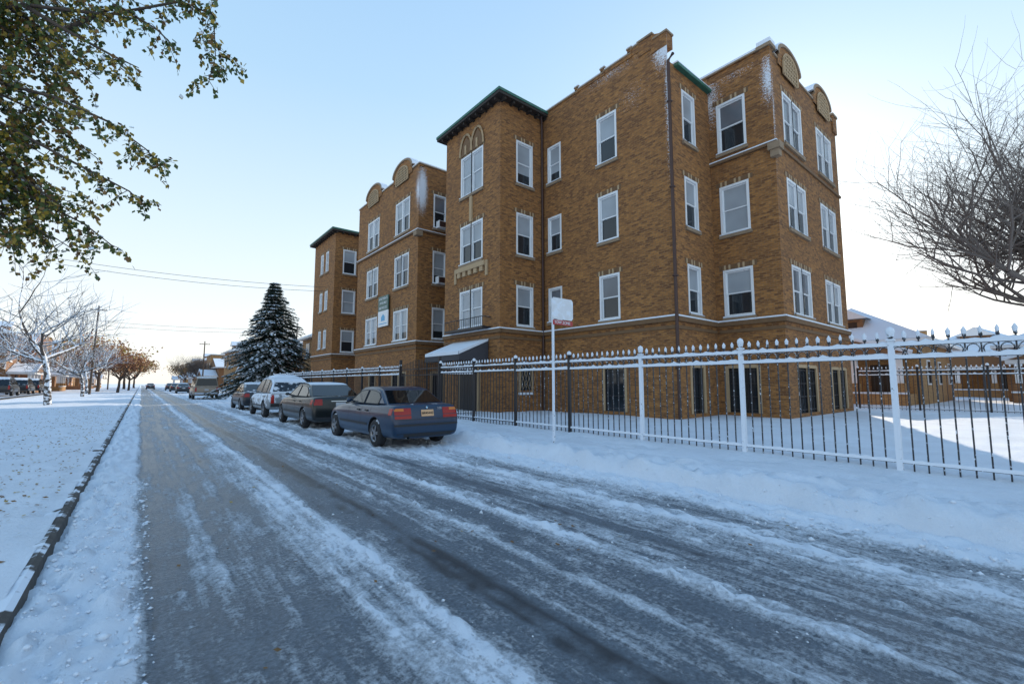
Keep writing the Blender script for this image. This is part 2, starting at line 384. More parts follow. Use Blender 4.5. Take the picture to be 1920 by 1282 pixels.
wpanel(11.65,36.9,'S',5.6,13.9,[(1.6,2.3,False,.4,-.3),(3.0,3.7,False,.4,-.3)],'bT',base=None)
wall(11.65,42.5,1,0,13,13.9,[],'bT',0,1)
def part(name,mats,fn,smooth=False):
    mb=MB(); fn(mb); mb.v=[(a-OX,b_-OY,c_) for a,b_,c_ in mb.v]; return mb.obj(name,mats,apt,smooth)
for (x,y,dx,dy,nx,ny,u0,u1,z) in lin:
    def f(mb):
        n=int((u1-u0)/.085)
        for i in range(n):
            a=u0+(u1-u0)*i/n; b_=u0+(u1-u0)*(i+.88)/n
            xs_=sorted((x+dx*a+nx*.012,x+dx*b_+nx*.001)); ys_=sorted((y+dy*a+ny*.012,y+dy*b_+ny*.001))
            mb.box(xs_[0],xs_[1],ys_[0],ys_[1],z+.012,z+.20,i%2 if i%3 else 0)
    part('lintel',['ledge','tan'],f)
def belt(z,t,out,segs,name,mt,cap=.05):
    for (x0,y0,x1,y1,nx,ny) in segs:
        def f(mb):
            if nx: mb.box(x0-out,x0+.02,y0-(out if ny else 0),y1,z,z+t,0)
            else: mb.box(x0,x1,y0-out,y0-.001,z,z+t-.002,0)
            if cap:
                if nx: mb.box(x0-out-.01,x0-.01,y0-(out if ny else 0),y1,z+t-.002,z+t+cap,1)
                else: mb.box(x0,x1,y0-out-.01,y0-.01,z+t-.004,z+t+cap-.003,1)
        part(name,[mt,'snowcap'],f)
S1=[(14.2,8.27,14.2,14.93,1,1),(14.2,8.27,17.1,8.27,0,0),(17.17,5.9,17.17,8.16,1,1),(17.17,5.9,24.8,5.9,0,0),
    (11.65,14.93,11.65,19.5,1,1),(11.65,14.93,14.09,14.93,0,0),(11.65,22.5,11.65,31.75,1,1),(11.65,22.5,16,22.5,0,0),(11.65,36.9,11.65,42.5,1,1),(11.65,36.9,15,36.9,0,0)]
belt(3.66,.17,.10,S1,'belt_course','ledge'); belt(3.40,.12,.04,S1,'ledge','ledge',0)
S2=[(17.17,5.9,17.17,8.27,1,1),(11.65,22.5,11.65,31.7,1,1),(11.65,22.5,16,22.5,0,0)]
belt(10.1,.11,.10,S2,'ledge','ledge',.04); belt(10.1,.11,.06,[(17.17,5.9,24.8,5.9,0,0)],'ledge','ledge',.0)
def parA(mb):
    y0=8.27
    for (a,b_,z) in ((1.2,1.6,14.62),(1.6,2.95,14.46),(2.95,4.4,14.42),(4.4,6.66,14.36)):
        mb.box(14.17,14.5,y0+a,y0+b_,14.33,z,0); mb.box(14.14,14.53,y0+a-.03,y0+b_-.04,z,z+.06,1); mb.box(14.15,14.52,y0+a-.02,y0+b_-.06,z+.06,z+.11,2)
    for a,z in ((1.6,14.66),(2.95,14.60),(4.4,14.54)):
        mb.box(14.15,14.52,y0+a-.1,y0+a+.1,14.3,z,0); mb.box(14.12,14.55,y0+a-.13,y0+a+.13,z,z+.06,1); mb.box(14.13,14.54,y0+a-.12,y0+a+.12,z+.06,z+.11,2)
    mb.box(14.172,14.6,y0+.003,y0+.65,13.9,14.42,0)
    mb.box(14.168,14.62,y0+.6,y0+1.2,14.1,14.66,0); mb.box(14.12,14.66,y0+.56,y0+1.24,14.66,14.73,1); mb.box(14.14,14.62,y0-.04,y0+.56,14.42,14.49,1)
    mb.face([(14.165,y0+.02,14.4),(14.165,y0+.62,14.4),(14.165,y0+.62,14.66)],0,[(0,0),(.6,0),(.6,.26)])
part('parapet',[M['bA'],'stone','snowcap'],parA)
def parB(mb):
    x,y=17.17,5.9
    mb.box(x-.03,x+.3,y+.5,17.2,13.901,13.93,0)
    mb.box(x-.06,x+.36,y+.45,17.2,13.931,13.99,1); mb.box(x-.04,x+.34,y+.45,17.2,13.991,14.08,2)
    mb.box(x+.01,x+.3,y+.01,8.3,13.59,13.92,0)
    mb.box(x+.3,x+7.58,y+.005,y+.3,13.601,13.7,0); mb.box(x+.3,x+7.6,y-.05,y+.34,13.7,13.77,1); mb.box(x+.36,x+7.6,y-.03,y+.32,13.77,13.82,2)
    mb.box(x-.06,x+.45,y-.06,y+.45,13.93,14.06,1); mb.box(x-.05,x+.42,y-.05,y+.43,14.06,14.22,2)
    mb.box(x+7.1,x+7.65,y-.07,y+.4,13.2,14.0,0); mb.box(x+7.05,x+7.7,y-.11,y+.42,14.0,14.1,1)
    mb.box(x-.24,x+.16,y-.24,y+.16,9.85,10.1,1); mb.box(x-.18,x+.1,y-.18,y+.1,9.6,9.85,1)
part('parapet',[M['bC'],'stone','snowcap'],parB)
def parW(mb):
    x,y=11.65,22.5
    mb.box(x+.005,x+.3,y,31.7,13.951,14.1,0); mb.box(x-.05,x+.34,y-.05,31.75,14.1,14.17,1); mb.box(x-.03,x+.32,y-.03,31.7,14.17,14.24,2)
    mb.box(x+.3,16,y+.005,y+.3,13.99,14.1,0); mb.box(x+.34,16,y-.05,y+.34,14.1,14.17,1); mb.box(x+.35,16,y-.03,y+.32,14.17,14.24,2)
    mb.box(x-.24,x+.16,y-.24,y+.16,9.8,10.1,1)
part('parapet',[M['bW'],'stone','snowcap'],parW)
def gable(axis,x,y,w,D=0.0,rise=.72):
    """round-headed raised parapet with lattice panel"""
    def f(mb):
        n=14; zb=13.9-D; zs=14.25-D
        arc=[(w/2*math.cos(math.pi*(1-i/n)),zs+rise*math.sin(math.pi*i/n)) for i in range(n+1)]
        def P(u,d,z): return (x+d,y+u,z) if axis=='S' else (x+u,y+d,z)
        for d in (-.06,.3): mb.face([P(u,d,z) for u,z in [(-w/2,zb)]+arc+[(w/2,zb)]],0,[(u,z) for u,z in [(-w/2,zb)]+arc+[(w/2,zb)]])
        k=[(-w/2,zb)]+arc+[(w/2,zb)]
        for i in range(len(k)-1):
            (u0,z0),(u1,z1)=k[i],k[i+1]; mb.face([P(u0,-.06,z0),P(u1,-.06,z1),P(u1,.3,z1),P(u0,.3,z0)],0)
        for (e0,e1,mi,da,db) in ((0,.10,1,-.12,.36),(.10,.14,2,-.10,.34)):
            for i in range(n):
                s0=[(u*(1+e/(w/2)),z+e) for u,z in (arc[i],arc[i+1]) for e in (e0,e1)]
                a0,a1,b0,b1=s0[0],s0[1],s0[2],s0[3]
                mb.face([P(a0[0],da,a0[1]),P(b0[0],da,b0[1]),P(b1[0],da,b1[1]),P(a1[0],da,a1[1])],mi)
                mb.face([P(a1[0],da,a1[1]),P(b1[0],da,b1[1]),P(b1[0],db,b1[1]),P(a1[0],db,a1[1])],mi)
                mb.face([P(a0[0],da,a0[1]),P(b0[0],da,b0[1]),P(b0[0],db,b0[1]),P(a0[0],db,a0[1])],mi)
        pw=w*.32; m_=8
        pa=[(pw*math.cos(math.pi*(1-i/m_)),14.15-D+.5*math.sin(math.pi*i/m_)) for i in range(m_+1)]
        mb.face([P(u,-.075,z) for u,z in [(-pw,13.65-D)]+pa+[(pw,13.65-D)]],4)
        for i in range(-4,5):
            u=i*pw/4.05; h=math.sqrt(max(0,1-(u/pw)**2))*.5
            a=P(u-.03,-.11,0); c_=P(u+.03,-.076,0); mb.box(min(a[0],c_[0]),max(a[0],c_[0]),min(a[1],c_[1]),max(a[1],c_[1]),13.65-D,14.15-D+h,3)
        for z in (13.67,13.83,13.99,14.15,14.31,14.47,14.6):
            hw=pw*.99 if z<14.16 else pw*math.sqrt(max(0,1-((z-14.15)/.5)**2))
            a=P(-hw,-.106,0); c_=P(hw,-.077,0); mb.box(min(a[0],c_[0]),max(a[0],c_[0]),min(a[1],c_[1]),max(a[1],c_[1]),z-D-.024,z-D+.024,3)
        mb.tube([P(-pw,-.1,13.65-D)]+[P(u,-.1,z) for u,z in pa]+[P(pw,-.1,13.65-D)],.05,5,3)
    part('gable',[M['bT'],'stone','snowcap',M['tan'],M['soffit']],f)
gable('N',18.9,5.9,2.2,.42,.62); gable('N',22.8,5.9,2.2,.3,.62); gable('S',11.65,24.6,2.5); gable('S',11.65,28.95,2.5)
def roofs(mb):
    mb.box(14.5,24.7,8.35,42.4,13.05,13.3,0); mb.box(17.45,24.7,6.2,8.4,13.05,13.32,0); mb.box(11.95,17,22.8,31.5,13.05,13.31,0)
part('roof',['snowcap'],roofs)
def hip(mb,x0,x1,y0,y1,zw):
    o=.38; mb.box(x0-o,x1+o,y0-o,y1+o,zw+.02,zw+.14,1); mb.box(x0-o-.03,x1+o,y0-o-.03,y1+o+.03,zw+.141,zw+.26,0)
    cy=(y0+y1)/2; z=zw+.261; zt=zw+1.15
    A=(x0-o,y0-o,z);B=(x1+o,y0-o,z);C=(x1+o,y1+o,z);D=(x0-o,y1+o,z);E=(x0+2,cy,zt);F=(x1+o,cy,zt)
    mb.face([A,B,F,E],2); mb.face([D,E,F,C],2); mb.face([A,E,D],2); mb.face([B,C,F],2)
    k=y0
    while k<y1: mb.box(x0-.3,x0-.002,k,k+.09,zw-.1,zw+.019,1); k+=.5
    k=x0
    while k<x1: mb.box(k,k+.09,y0-.3,y0-.002,zw-.1,zw+.019,1); k+=.5
part('roof',['copper','soffit','snowcap'],lambda mb:hip(mb,11.65,14.2,14.93,19.5,14.1))
part('roof',['copper','soffit','snowcap'],lambda mb:hip(mb,11.65,15.2,36.9,42.5,13.9))
part('gutter',['copper','snowcap'],lambda mb:(mb.box(14.62,17.12,8.08,8.268,13.22,13.34,0),mb.box(14.62,17.12,8.1,9.4,13.341,13.4,1)))
def pipe1(mb):
    mb.tube([(14.13,8.2,.2),(14.13,8.2,13.2),(14.3,8.1,13.5)],.06,8); 
    for z in (2,5.2,8.4,11.6): mb.box(14.05,14.2,8.12,8.27,z,z+.06)
part('downpipe',['pipe'],pipe1,True)
part('downpipe',['pipe'],lambda mb:mb.tube([(14.1,14.85,.2),(14.1,14.85,13.8),(13.9,14.7,14.1)],.055,8),True)
def tracery(mb):
    x=11.62; yc=14.93+2.22
    for s_ in (-1,1):
        c0=yc+s_*.475; r=.56; z0=12.62; n=10
        for off in (-1,1):
            pts=[]
            for i in range(n+1):
                t=i/n*1.05; pts.append((x-.03,c0+off*r*.9*(math.cos(t*1.45)),z0+1.0*math.sin(t*1.45)))
            mb.tube(pts,.055,4,0)
        mb.box(x-.06,x+.029,c0-.06,c0+.06,z0,z0+.45)
        mb.face([(x-.01,c0-.42,z0),(x-.01,c0+.42,z0),(x-.01,c0+.33,z0+.55),(x-.01,c0,z0+.9),(x-.01,c0-.33,z0+.55)],1)
    mb.box(x-.05,x+.029,yc-.1,yc+.1,9.12,10.36)
    mb.box(x-.12,x+.029,yc-1.2,yc+1.2,6.78,7.0); 
    for i in range(5): mb.box(x-.09,x+.029,yc-1.05+i*.46,yc-.8+i*.46,6.55,6.78)
    mb.box(x-.05,x+.029,yc-1.35,yc-1.2,6.3,7.0); mb.box(x-.05,x+.029,yc+1.2,yc+1.35,6.3,7.0)
part('stone_tracery',['tan','ledge'],tracery)
def balc(mb):
    y0,y1=15.6,18.7; x=11.2
    mb.box(x,11.64,y0,y1,3.88,3.98,0); mb.tube([(x,y0,4.4),(x,y1,4.4)],.02,4); mb.tube([(11.64,y0,4.4),(x,y0,4.4)],.02,4)
    for i in range(22): mb.tube([(x,y0+(y1-y0)*i/21,3.98),(x,y0+(y1-y0)*i/21,4.4)],.012,4)
part('balcony',['iron'],balc)
def awn(mb):
    y0,y1=15.7,18.6
    mb.face([(11.6,y0,3.35),(11.6,y1,3.35),(10.1,y1,2.72),(10.1,y0,2.72)],0)
    mb.face([(10.1,y0,2.72),(10.1,y1,2.72),(10.1,y1,2.45),(10.1,y0,2.45)],0)
    for y in (y0,y1): mb.face([(11.6,y,3.35),(10.1,y,2.72),(10.1,y,2.45),(11.6,y,2.5)],0)
    n=6
    for i in range(n):
        a,b_=y0+.03+(y1-y0-.06)*i/n,y0+.03+(y1-y0-.06)*(i+1)/n
        mb.face([(11.6,a,3.44),(11.6,b_,3.44),(10.08,b_,2.83),(10.08,a,2.83)],1); mb.face([(10.08,a,2.83),(10.08,b_,2.83),(10.08,b_,2.7),(10.08,a,2.7)],1)
    mb.face([(11.6,y0,3.45),(10.08,y0,2.84),(10.08,y0,2.7),(11.6,y0,3.33)],1)
part('awning',['awning','snowcap'],awn)
part('door',['door','tan'],lambda mb:(mb.box(11.5,11.64,16.3,17.9,.2,2.45,1),mb.box(11.46,11.5,16.45,17.75,.25,2.35,0)))
for yy in (15.8,18.5): part('awning_post',['iron'],lambda mb:mb.tube([(10.15,yy,.1),(10.15,yy,2.5)],.025,5))
def lat(mb):
    mb.box(12.75,13.4,14.88,14.925,1.2,2.25,1); 
    mb.box(12.66,12.75,14.87,14.926,1.1,2.35,0); mb.box(13.4,13.49,14.87,14.926,1.1,2.35,0); mb.box(12.66,13.49,14.84,14.926,1.0,1.1,2)
    for i in range(-3,4):
        for s_ in (-1,1):
            a=(13.07+i*.16-s_*.16,14.875,1.25); mb.tube([a,(a[0]+s_*.33,14.875,2.2)],.008,4,0)
part('window',['tan','glass','snowcap'],lat)
for z in (7.22,10.52): part('air_conditioner',['white','pipe'],lambda mb:(mb.box(12.8,13.4,22.15,22.5,z,z+.4,0),mb.box(12.83,13.37,22.14,22.149,z+.04,z+.36,1)))

# banner on far wing
sg=thing('banner_sign','green and white apartments available sign fixed to the brick wing','sign',(11.5,26.75,5.05))
mb=MB(); mb.box(0,.05,-.75,.75,1.0,1.95,0); mb.box(0,.05,-.75,.75,0,.995,1); mb.obj('board',['greenpaint','white'],sg)
RT=(math.pi/2,0,-math.pi/2)
text('APARTMENTS',.21,'white',sg,(-.004,0,1.76),RT); text('AVAILABLE',.21,'white',sg,(-.004,0,1.50),RT); text('888.949.1725',.22,'white',sg,(-.004,0,1.18),RT)
mb=MB(); mb.face([(-.006,.25,.35),(-.006,-.3,.35),(-.006,-.3,.6),(-.006,-.05,.8),(-.006,.25,.6)],0); mb.face([(-.006,.6,.15),(-.006,-.6,.15),(-.006,-.6,.2),(-.006,.6,.2)],0); mb.obj('emblem',['bluepaint'],sg)

# ---------------------------------------------------------------- fence
def fence(x0,y0,dx,dy,n,step,label,mats,zb=.22,near=0,H=1.86):
    f=thing('iron_fence',label,'fence',(x0,y0,zb))
    pm={}
    for w in (0,1):
        mb=MB(); k=int(step/.15); 
        for i in range(1,k):
            u=i*step/k; x,y=dx*u,dy*u
            mb.box(x-.009,x+.009,y-.009,y+.009,-.12,H+.08)
            a=len(mb.v); mb.v+=[(x-.022,y-.022,H+.08),(x+.022,y-.022,H+.08),(x+.022,y+.022,H+.08),(x-.022,y+.022,H+.08),(x,y,H+.19),(x,y,H+.05)]
            for t in ((0,1,4),(1,2,4),(2,3,4),(3,0,4),(1,0,5),(2,1,5),(3,2,5),(0,3,5)): mb.f.append(tuple(a+q for q in t)); mb.m.append(0); mb.uv.append([(0,0)]*3)
        rl=MB(); q=.02
        for z in (H-.01,H-.2,.12): rl.box(-q*dy+dx*.03,q*dy+dx*(step-.03),-q*dx+dy*.03,q*dx+dy*(step-.03),z-.018,z+.018)
        rg=MB()
        for i in range(k):
            u=(i+.5)*step/k; rg.tube([(dx*(u+.062*math.cos(t)),dy*(u+.062*math.cos(t)),H-.105+.07*math.sin(t)) for t in [j*math.pi/6 for j in range(13)]],.008,4)
        sn=MB()
        for z,hh in ((H+.009,.055),(H-.18,.06),(.139,.03)):
            m_=30
            for i in range(m_):
                a_=.03+(step-.06)*i/m_; b_=.03+(step-.06)*(i+1)/m_; hf=lambda q_:hh*(.4+.9*abs(noise.noise(Vector((q_*.7,z*9,w))))*1.6); h0=hf(i); h1=hf(i+1)
                for sd in (-1,1):
                    def P(u,s_,zz): return (dx*u+dy*s_,dy*u+dx*s_,zz)
                    lo=z-(.03 if w else .012)
                    sn.face([P(a_,sd*.026,lo),P(b_,sd*.026,lo),P(b_,sd*.018,z+h1*.7),P(a_,sd*.018,z+h0*.7)]); sn.face([P(a_,sd*.018,z+h0*.7),P(b_,sd*.018,z+h1*.7),P(b_,0,z+h1),P(a_,0,z+h0)])
        for i in range(1,k):
            u=i*step/k; x,y=dx*u,dy*u; q=.7+.5*abs(math.sin(i*2.3)); sn.tube([(x,y,H+.10),(x,y,H+.16),(x,y,H+.21)],[.02*q,.028*q,.005],5)
        pm[w]=(mb.mesh('pickets',[mats[w]]),rl.mesh('rail',[mats[w]]),rg.mesh('rings',[mats[w]]),sn.mesh('snow',['snowcap'],True))
    pp={}
    for w in (0,1):
        mb=MB(); q=.036; mb.box(-q,q,-q,q,-.2,H+.06); mb.box(-q-.015,q+.015,-q-.015,q+.015,H+.06,H+.09)
        mb.tube([(0,0,H+.09),(0,0,H+.12),(0,0,H+.17),(0,0,H+.21),(0,0,H+.23)],[.02,.045,.055,.04,.003],8)
        pp[w]=mb.mesh('post',['ironwhite' if w else 'iron'],False)
    cap=MB(); cap.tube([(0,0,H+.17),(0,0,H+.2),(0,0,H+.25),(0,0,H+.28)],[.05,.062,.05,.004],8); capm=cap.mesh('snow',['snowcap'],True)
    for i in range(n+1):
        w=1 if i<near else 0
        po=mko('post',pp[w],f,(dx*step*i,dy*step*i,0)); mko('snow',capm,po)
        if i<n:
            ms=pm[1 if i<near+1 else 0]; p_=mko('pickets',ms[0],f,(dx*step*i,dy*step*i,0))
            for nm,me in zip(('rail','rings','snow'),ms[1:]): mko(nm,me,p_)
    return f
fence(8.8,-2.88,0,1,8,2.23,'ornate iron fence crusted with snow beside the pavement',('iron','ironsnow'),near=5)
fence(8.8,18.4,0,1,11,2.23,'ornate black iron fence in front of the brick wing',('iron','iron'),near=0)
fence(27.5,-16,0,1,10,2.23,'black iron fence at the far side of the snowy yard',('iron','iron'),near=0)
fence(9.0,15.3,1,0,1,1.6,'short black iron fence beside the entrance path',('iron','iron'),near=0)
g=thing('iron_gate','black iron double gate at the entrance path','gate',(8.8,15.05,.22))
for s_ in (0,1):
    mb=MB(); y0=.06+s_*1.64; 
    for i in range(12): mb.box(-.01,.01,y0+i*.14,y0+i*.14+.018,0,2.0+.25*math.sin(math.pi*((i+s_*11)/22)))
    mb.box(-.018,.018,y0,y0+1.56,.1,.14); mb.box(-.018,.018,y0,y0+1.56,1.6,1.64); mb.box(-.018,.018,y0,y0+1.56,1.85,1.89); mb.obj('leaf',['iron'],g)
for a in (-.05,3.3): mb=MB(); mb.box(-.05,.05,a,a+.1,-.1,2.3); mb.obj('post',['iron'],g)

# ---------------------------------------------------------------- tow zone sign
sp=thing('street_sign','snow covered metal sign on a perforated post reading tow zone','sign',(7.2,7.26,.15))
mb=MB(); mb.box(-.022,.022,-.02,.02,-.1,3.3); 
mb.obj('post',['ironwhite'],sp)
mb=MB(); W_,H_=.70,.50
k=[(0.05,0),(W_-.05,0),(W_,.05),(W_,H_-.05),(W_-.05,H_),(.05,H_),(0,H_-.05),(0,.05)]
for d in (-.032,-.026): mb.face([(a-.06,d,2.82+c_) for a,c_ in k])
for i in range(8): (a,c_),(b_,d_)=k[i],k[(i+1)%8]; mb.face([(a-.06,-.032,2.82+c_),(b_-.06,-.032,2.82+d_),(b_-.06,-.026,2.82+d_),(a-.06,-.026,2.82+c_)])
mb.obj('plate',['signwhite'],sp)
mb=MB(); mb.box(-.03,W_-.08,-.036,-.026,2.69,2.80); mb.obj('red_band',['redpaint'],sp)
text('TOW ZONE',.095,'white',sp,(.27,-.04,2.745),(math.pi/2,0,0))

# ---------------------------------------------------------------- trees
MINR=[.004]
def grow(p,d,ln,r,lev,maxl,tr,cr,kids,droop=0,spread=.6,split=2,up=.08):
    n=4; pts=[p]; rad=[r]; dd=d.copy()
    for i in range(n):
        dd=(dd+Vector((U(-1,1),U(-1,1),U(-.7,.7)))*.16+Vector((0,0,up-droop*lev))).normalized(); pts.append(pts[-1]+dd*ln/n); rad.append(r*(1-.38*(i+1)/n) if lev<maxl else r*(1-.7*(i+1)/n))
    (tr if lev<split else cr).tube(pts,rad,7 if lev<2 else (5 if lev<4 else 3))
    tips=[pts[-1]]
    if lev<maxl:
        tips=[]
        for i in range(kids[lev]):
            t=1 if i==0 else U(.35,1); k=t*n; a=int(min(k,n-1)); q=pts[a].lerp(pts[a+1],k-a)
            if lev==0: q=pts[-1].lerp(pts[-2],R()*.9)
            v=Vector((U(-1,1),U(-1,1),U(-.5,.6))).normalized()
            nd_=(dd*(1-spread*.5)+v*spread*(1.25 if lev==0 else 1)).normalized()
            tips+=grow(q,nd_,ln*U(.58,.85)*(1.0 if lev else 1.15),max(MINR[0],rad[a]*U(.5,.68)),lev+1,maxl,tr,cr,kids,droop,spread,split,up)
    return tips
def bare_tree(seed,h,r,mt,kids=(5,4,4,3,4),spread=.75,trunk=.28,label='bare tree with snow on its branches',loc=(0,0,0),group=None,droop=0,leaf=None,lean=(0,0),up=.08):
    random.seed(seed); t=thing('tree',label,'tree',loc,0,group); a,b_=MB(),MB()
    tips=grow(Vector((0,0,-.1)),Vector((lean[0],lean[1],1)).normalized(),h*trunk,r,0,len(kids),a,b_,kids,droop,spread,2,up)
    a.obj('trunk',[mt],t,True)
    if leaf:
        for q in tips:
            for _ in range(leaf[1]):
                c=q+Vector((random.gauss(0,.5),random.gauss(0,.5),random.gauss(0,.45))); s_=leaf[2]*U(.6,1.3)
                v=Vector((U(-1,1),U(-1,1),U(-1,1))).normalized(); w=v.cross(Vector((U(-1,1),U(-1,1),U(-1,1)))).normalized()
                b_.face([c-v*s_,c+w*s_*.6,c+v*s_,c-w*s_*.6],random.choice((1,1,2)))
        b_.obj('crown',[mt,leaf[0][0],leaf[0][1]],t)
    else: b_.obj('crown',[mt],t)
    return t
def copy_thing(t,loc,rot,sc,label=None,group=None):
    o=t.copy(); COL.objects.link(o); o.location=loc; o.rotation_euler=(0,0,rot); o.scale=(sc,)*3
    if label: o['label']=label
    if group: o['group']=group
    for c in t.children:
        k=c.copy(); COL.objects.link(k); k.parent=o
        for c2 in c.children:
            k2=c2.copy(); COL.objects.link(k2); k2.parent=k
    return o
G='snow-dusted street trees along the lawn'
MINR[0]=.014
t1=bare_tree(3,12,.2,'barksnow',(6,5,5,4),.7,.3,'young bare tree with snow plastered along its trunk',(-4.5,41,.1),G)
for (x,y,s_) in ((-4.6,64,.8),(-5.5,82,.9),(-13.5,72,1.0),(-16,96,1.1),(-6,112,1.0)): copy_thing(t1,(x,y,.1),y*1.3,s_,'bare street tree with snow on its branches',G)
G3='bare trees beyond the brick building'
MINR[0]=.007
t3=bare_tree(11,29,.34,'barkpale',(9,7,6,5,4),.78,.19,'large bare tree with a rounded crown of fine branches',(33.6,-1.2,.1),up=.10)
t3.rotation_euler.z=2.1
for (x,y,s_) in ((17,62,.55),(12.5,75,.5),(14,92,.6),(9,112,.5)): copy_thing(t3,(x,y,.1),y*2.1,s_,'bare tree with fine grey branches behind houses',G3)
MINR[0]=.012
G2='autumn trees still holding orange leaves'
t2=bare_tree(5,9,.2,'bark',(6,4,4),.6,.25,'rust-leaved autumn tree on the snowy verge',(-2.6,88,.1),G2,leaf=(('leafr','leafo'),14,.15))
t4=bare_tree(6,10,.2,'bark',(6,4,4),.6,.25,'pale orange autumn tree on the snowy verge',(-1.8,112,.1),G2,leaf=(('leafo','leafy'),14,.17))
for (x,y,s_,q) in ((-3,136,1.4,t4),(9,150,1.0,t4),(-1.5,165,1.3,t4),(-5.5,100,1.4,t4)): copy_thing(q,(x,y,.1),y,s_)
# spruce
random.seed(21)
sp_=thing('spruce_tree','tall dark spruce loaded with snow beside the street','tree',(10.2,51,.1)); tr=MB(); tr.tube([(0,0,0),(0,0,6),(0,0,11.6)],[.2,.12,.02],7); tr.obj('trunk',['bark'],sp_)
cr=MB(); z=.5
while z<11.7:
    rad=5.5*(1-(z/12.0)**1.15)**.95+.12; nb=int(10+rad*6)
    for i in range(nb):
        a=U(0,6.28); rr=rad*U(.55,1.08)*(1+.32*noise.noise(Vector((math.cos(a)*1.3,math.sin(a)*1.3,z*.5)))); d=Vector((math.cos(a),math.sin(a),0)); sd=Vector((-d.y,d.x,0))
        k=int(4+rr*6)
        for j in range(k):
            t=(j+.6)/k; p=d*rr*t+Vector((0,0,z-.30*rr*t**1.6+.12*t))
            w=.40*(1-t*.5)+.12
            for s2 in (-1,1,0,.5):
                q=p+sd*s2*w*U(.3,1)+Vector((0,0,U(-.16,.05))); v=(d+sd*s2*.8+Vector((0,0,-.45))).normalized()*U(.14,.28); n=Vector((U(-1,1),U(-1,1),U(-.3,.3))).normalized()*U(.05,.09)
                cr.face([q-n,q+v*.5-n*1.2,q+v,q+n],0)
            if R()<.6*(.35+t):
                q=p+Vector((0,0,.06))+sd*U(-.25,.25); s3=U(.07,.17); cr.face([q-d*s3-sd*s3*.7,q+d*s3*1.2-sd*s3*.6+Vector((0,0,-.1)),q+d*s3*1.2+sd*s3*.6+Vector((0,0,-.12)),q-d*s3+sd*s3*.7],1)
    z+=.30+.1*(1-z/12)
cr.obj('crown',['needle','snowcap'],sp_)
# near leafy tree: trunk stands on the lawn, limbs reach over it
random.seed(33)
lt=thing('leafy_tree','tree with drooping green and yellow leaves dusted with snow','tree',(-3.4,8.5,.1))
tr=MB(); cr=MB(); O=Vector((3.4,-8.5,-.1))
tr.tube([(0,0,-.1),(.05,-.02,2),(0,0,4),(-.2,.1,6)],[.24,.2,.17,.12],10)
BR=[[(-3.4,8.5,4.2),(-2.4,8.3,5.6),(-1.4,7.8,6.15),(-.58,7.1,6.0),(.1,6.5,6.15),(.42,6.25,5.98),(.47,6.3,5.5),(.42,6.36,5.15)],
[(-3.4,8.5,4.0),(-2,8.1,5.2),(-1.03,7.6,5.0),(-.5,7.2,4.7),(-.12,6.9,4.35),(.02,6.8,4.15)],
[(-2.6,8.3,4.8),(-1.58,8.0,4.7),(-.8,7.5,4.2),(-.25,7.1,3.85),(-.08,6.95,3.65)],
[(-3.3,8.5,3.8),(-2,8.3,4.2),(-1.2,7.9,3.8),(-.65,7.5,3.45),(-.35,7.2,3.15)],
[(-2.4,8.3,5.6),(-1.6,7.6,6.6),(-.9,7.0,6.7),(-.3,6.6,6.6),(0,6.4,6.3),(.1,6.4,6.1)],
[(-1.4,7.8,6.15),(-1.0,7.4,5.8),(-.5,7.1,5.5),(-.25,6.9,5.35)],
[(-1.0,7.6,5.9),(-.5,7.0,6.1),(-.1,6.7,5.8),(.08,6.6,5.6)],
[(-2.8,8.4,5.2),(-2.0,8.0,6.3),(-1.5,7.5,7.0),(-1.0,7.1,7.2),(-.5,6.8,7.0)]]
for i in range(38):
    z0=3.7+3.8*i/38; k=Vector((-2.9,8.4,z0)); xe=U(-1.6,-.85) if i%3 else U(-1.1,-.5)
    e=Vector((xe,8.5+(xe+1.5)*-.9+U(-.3,.5),z0+U(-1.3,-.3)))
    BR.append([k,k.lerp(e,.35)+Vector((0,0,.35)),k.lerp(e,.7)+Vector((0,0,.3)),e])
def leaf(c,dr,mb):
    l=U(.04,.078); w=dr.cross(Vector((U(-1,1),U(-1,1),U(-1,1)))).normalized()*l*.40
    mi=1 if R()<.56 else (2 if R()<.72 else 3)
    mb.face([c,c+dr*l*.45+w,c+dr*l,c+dr*l*.45-w],mi)
    if R()<.06: mb.face([c+Vector((0,0,.01)),c+dr*l*.45+w+Vector((0,0,.012)),c+dr*l+Vector((0,0,.01)),c+dr*l*.45-w+Vector((0,0,.012))],4)
for bi,bp in enumerate(BR):
    P=[Vector(p)+O for p in bp]; n=len(P)
    tr.tube(P,[max(.005,.03*(1-i/(n-.6))) for i in range(n)],6)
    tot=sum((P[i+1]-P[i]).length for i in range(n-1)); m_=int(tot/(.09 if bi<8 else .075))
    for k in range(m_):
        s_=k/m_; f_=s_*(n-1); i=int(f_); q=P[i].lerp(P[i+1],f_-i)
        if s_<(.2 if bi<8 else .3): continue
        d=Vector((U(-1,1),U(-1,1),U(-.9,.45))).normalized(); ln=U(.15,.8)*(1.25-s_*.5)*(1.0 if q.x<2.6 else .66)
        tw=[q]; dd=d
        for j in range(4): dd=(dd+Vector((0,0,-.26))+Vector((U(-1,1),U(-1,1),U(-1,1)))*.22).normalized(); tw.append(tw[-1]+dd*ln/4)
        cr.tube(tw,[.005,.004,.0035,.003,.002],3,0)
        nl=int(ln/.018)
        for j in range(nl):
            f2=(.12+.88*j/nl)*4; a=int(min(f2,3)); c=tw[a].lerp(tw[a+1],f2-a)+Vector((U(-1,1),U(-1,1),U(-1,1)))*.04
            leaf(c,Vector((U(-1,1),U(-1,1),U(-1.8,.2))).normalized(),cr)
tr.obj('trunk',['bark'],lt,True); cr.obj('crown',['bark','leafg','leafy','leafb','snowcap'],lt)

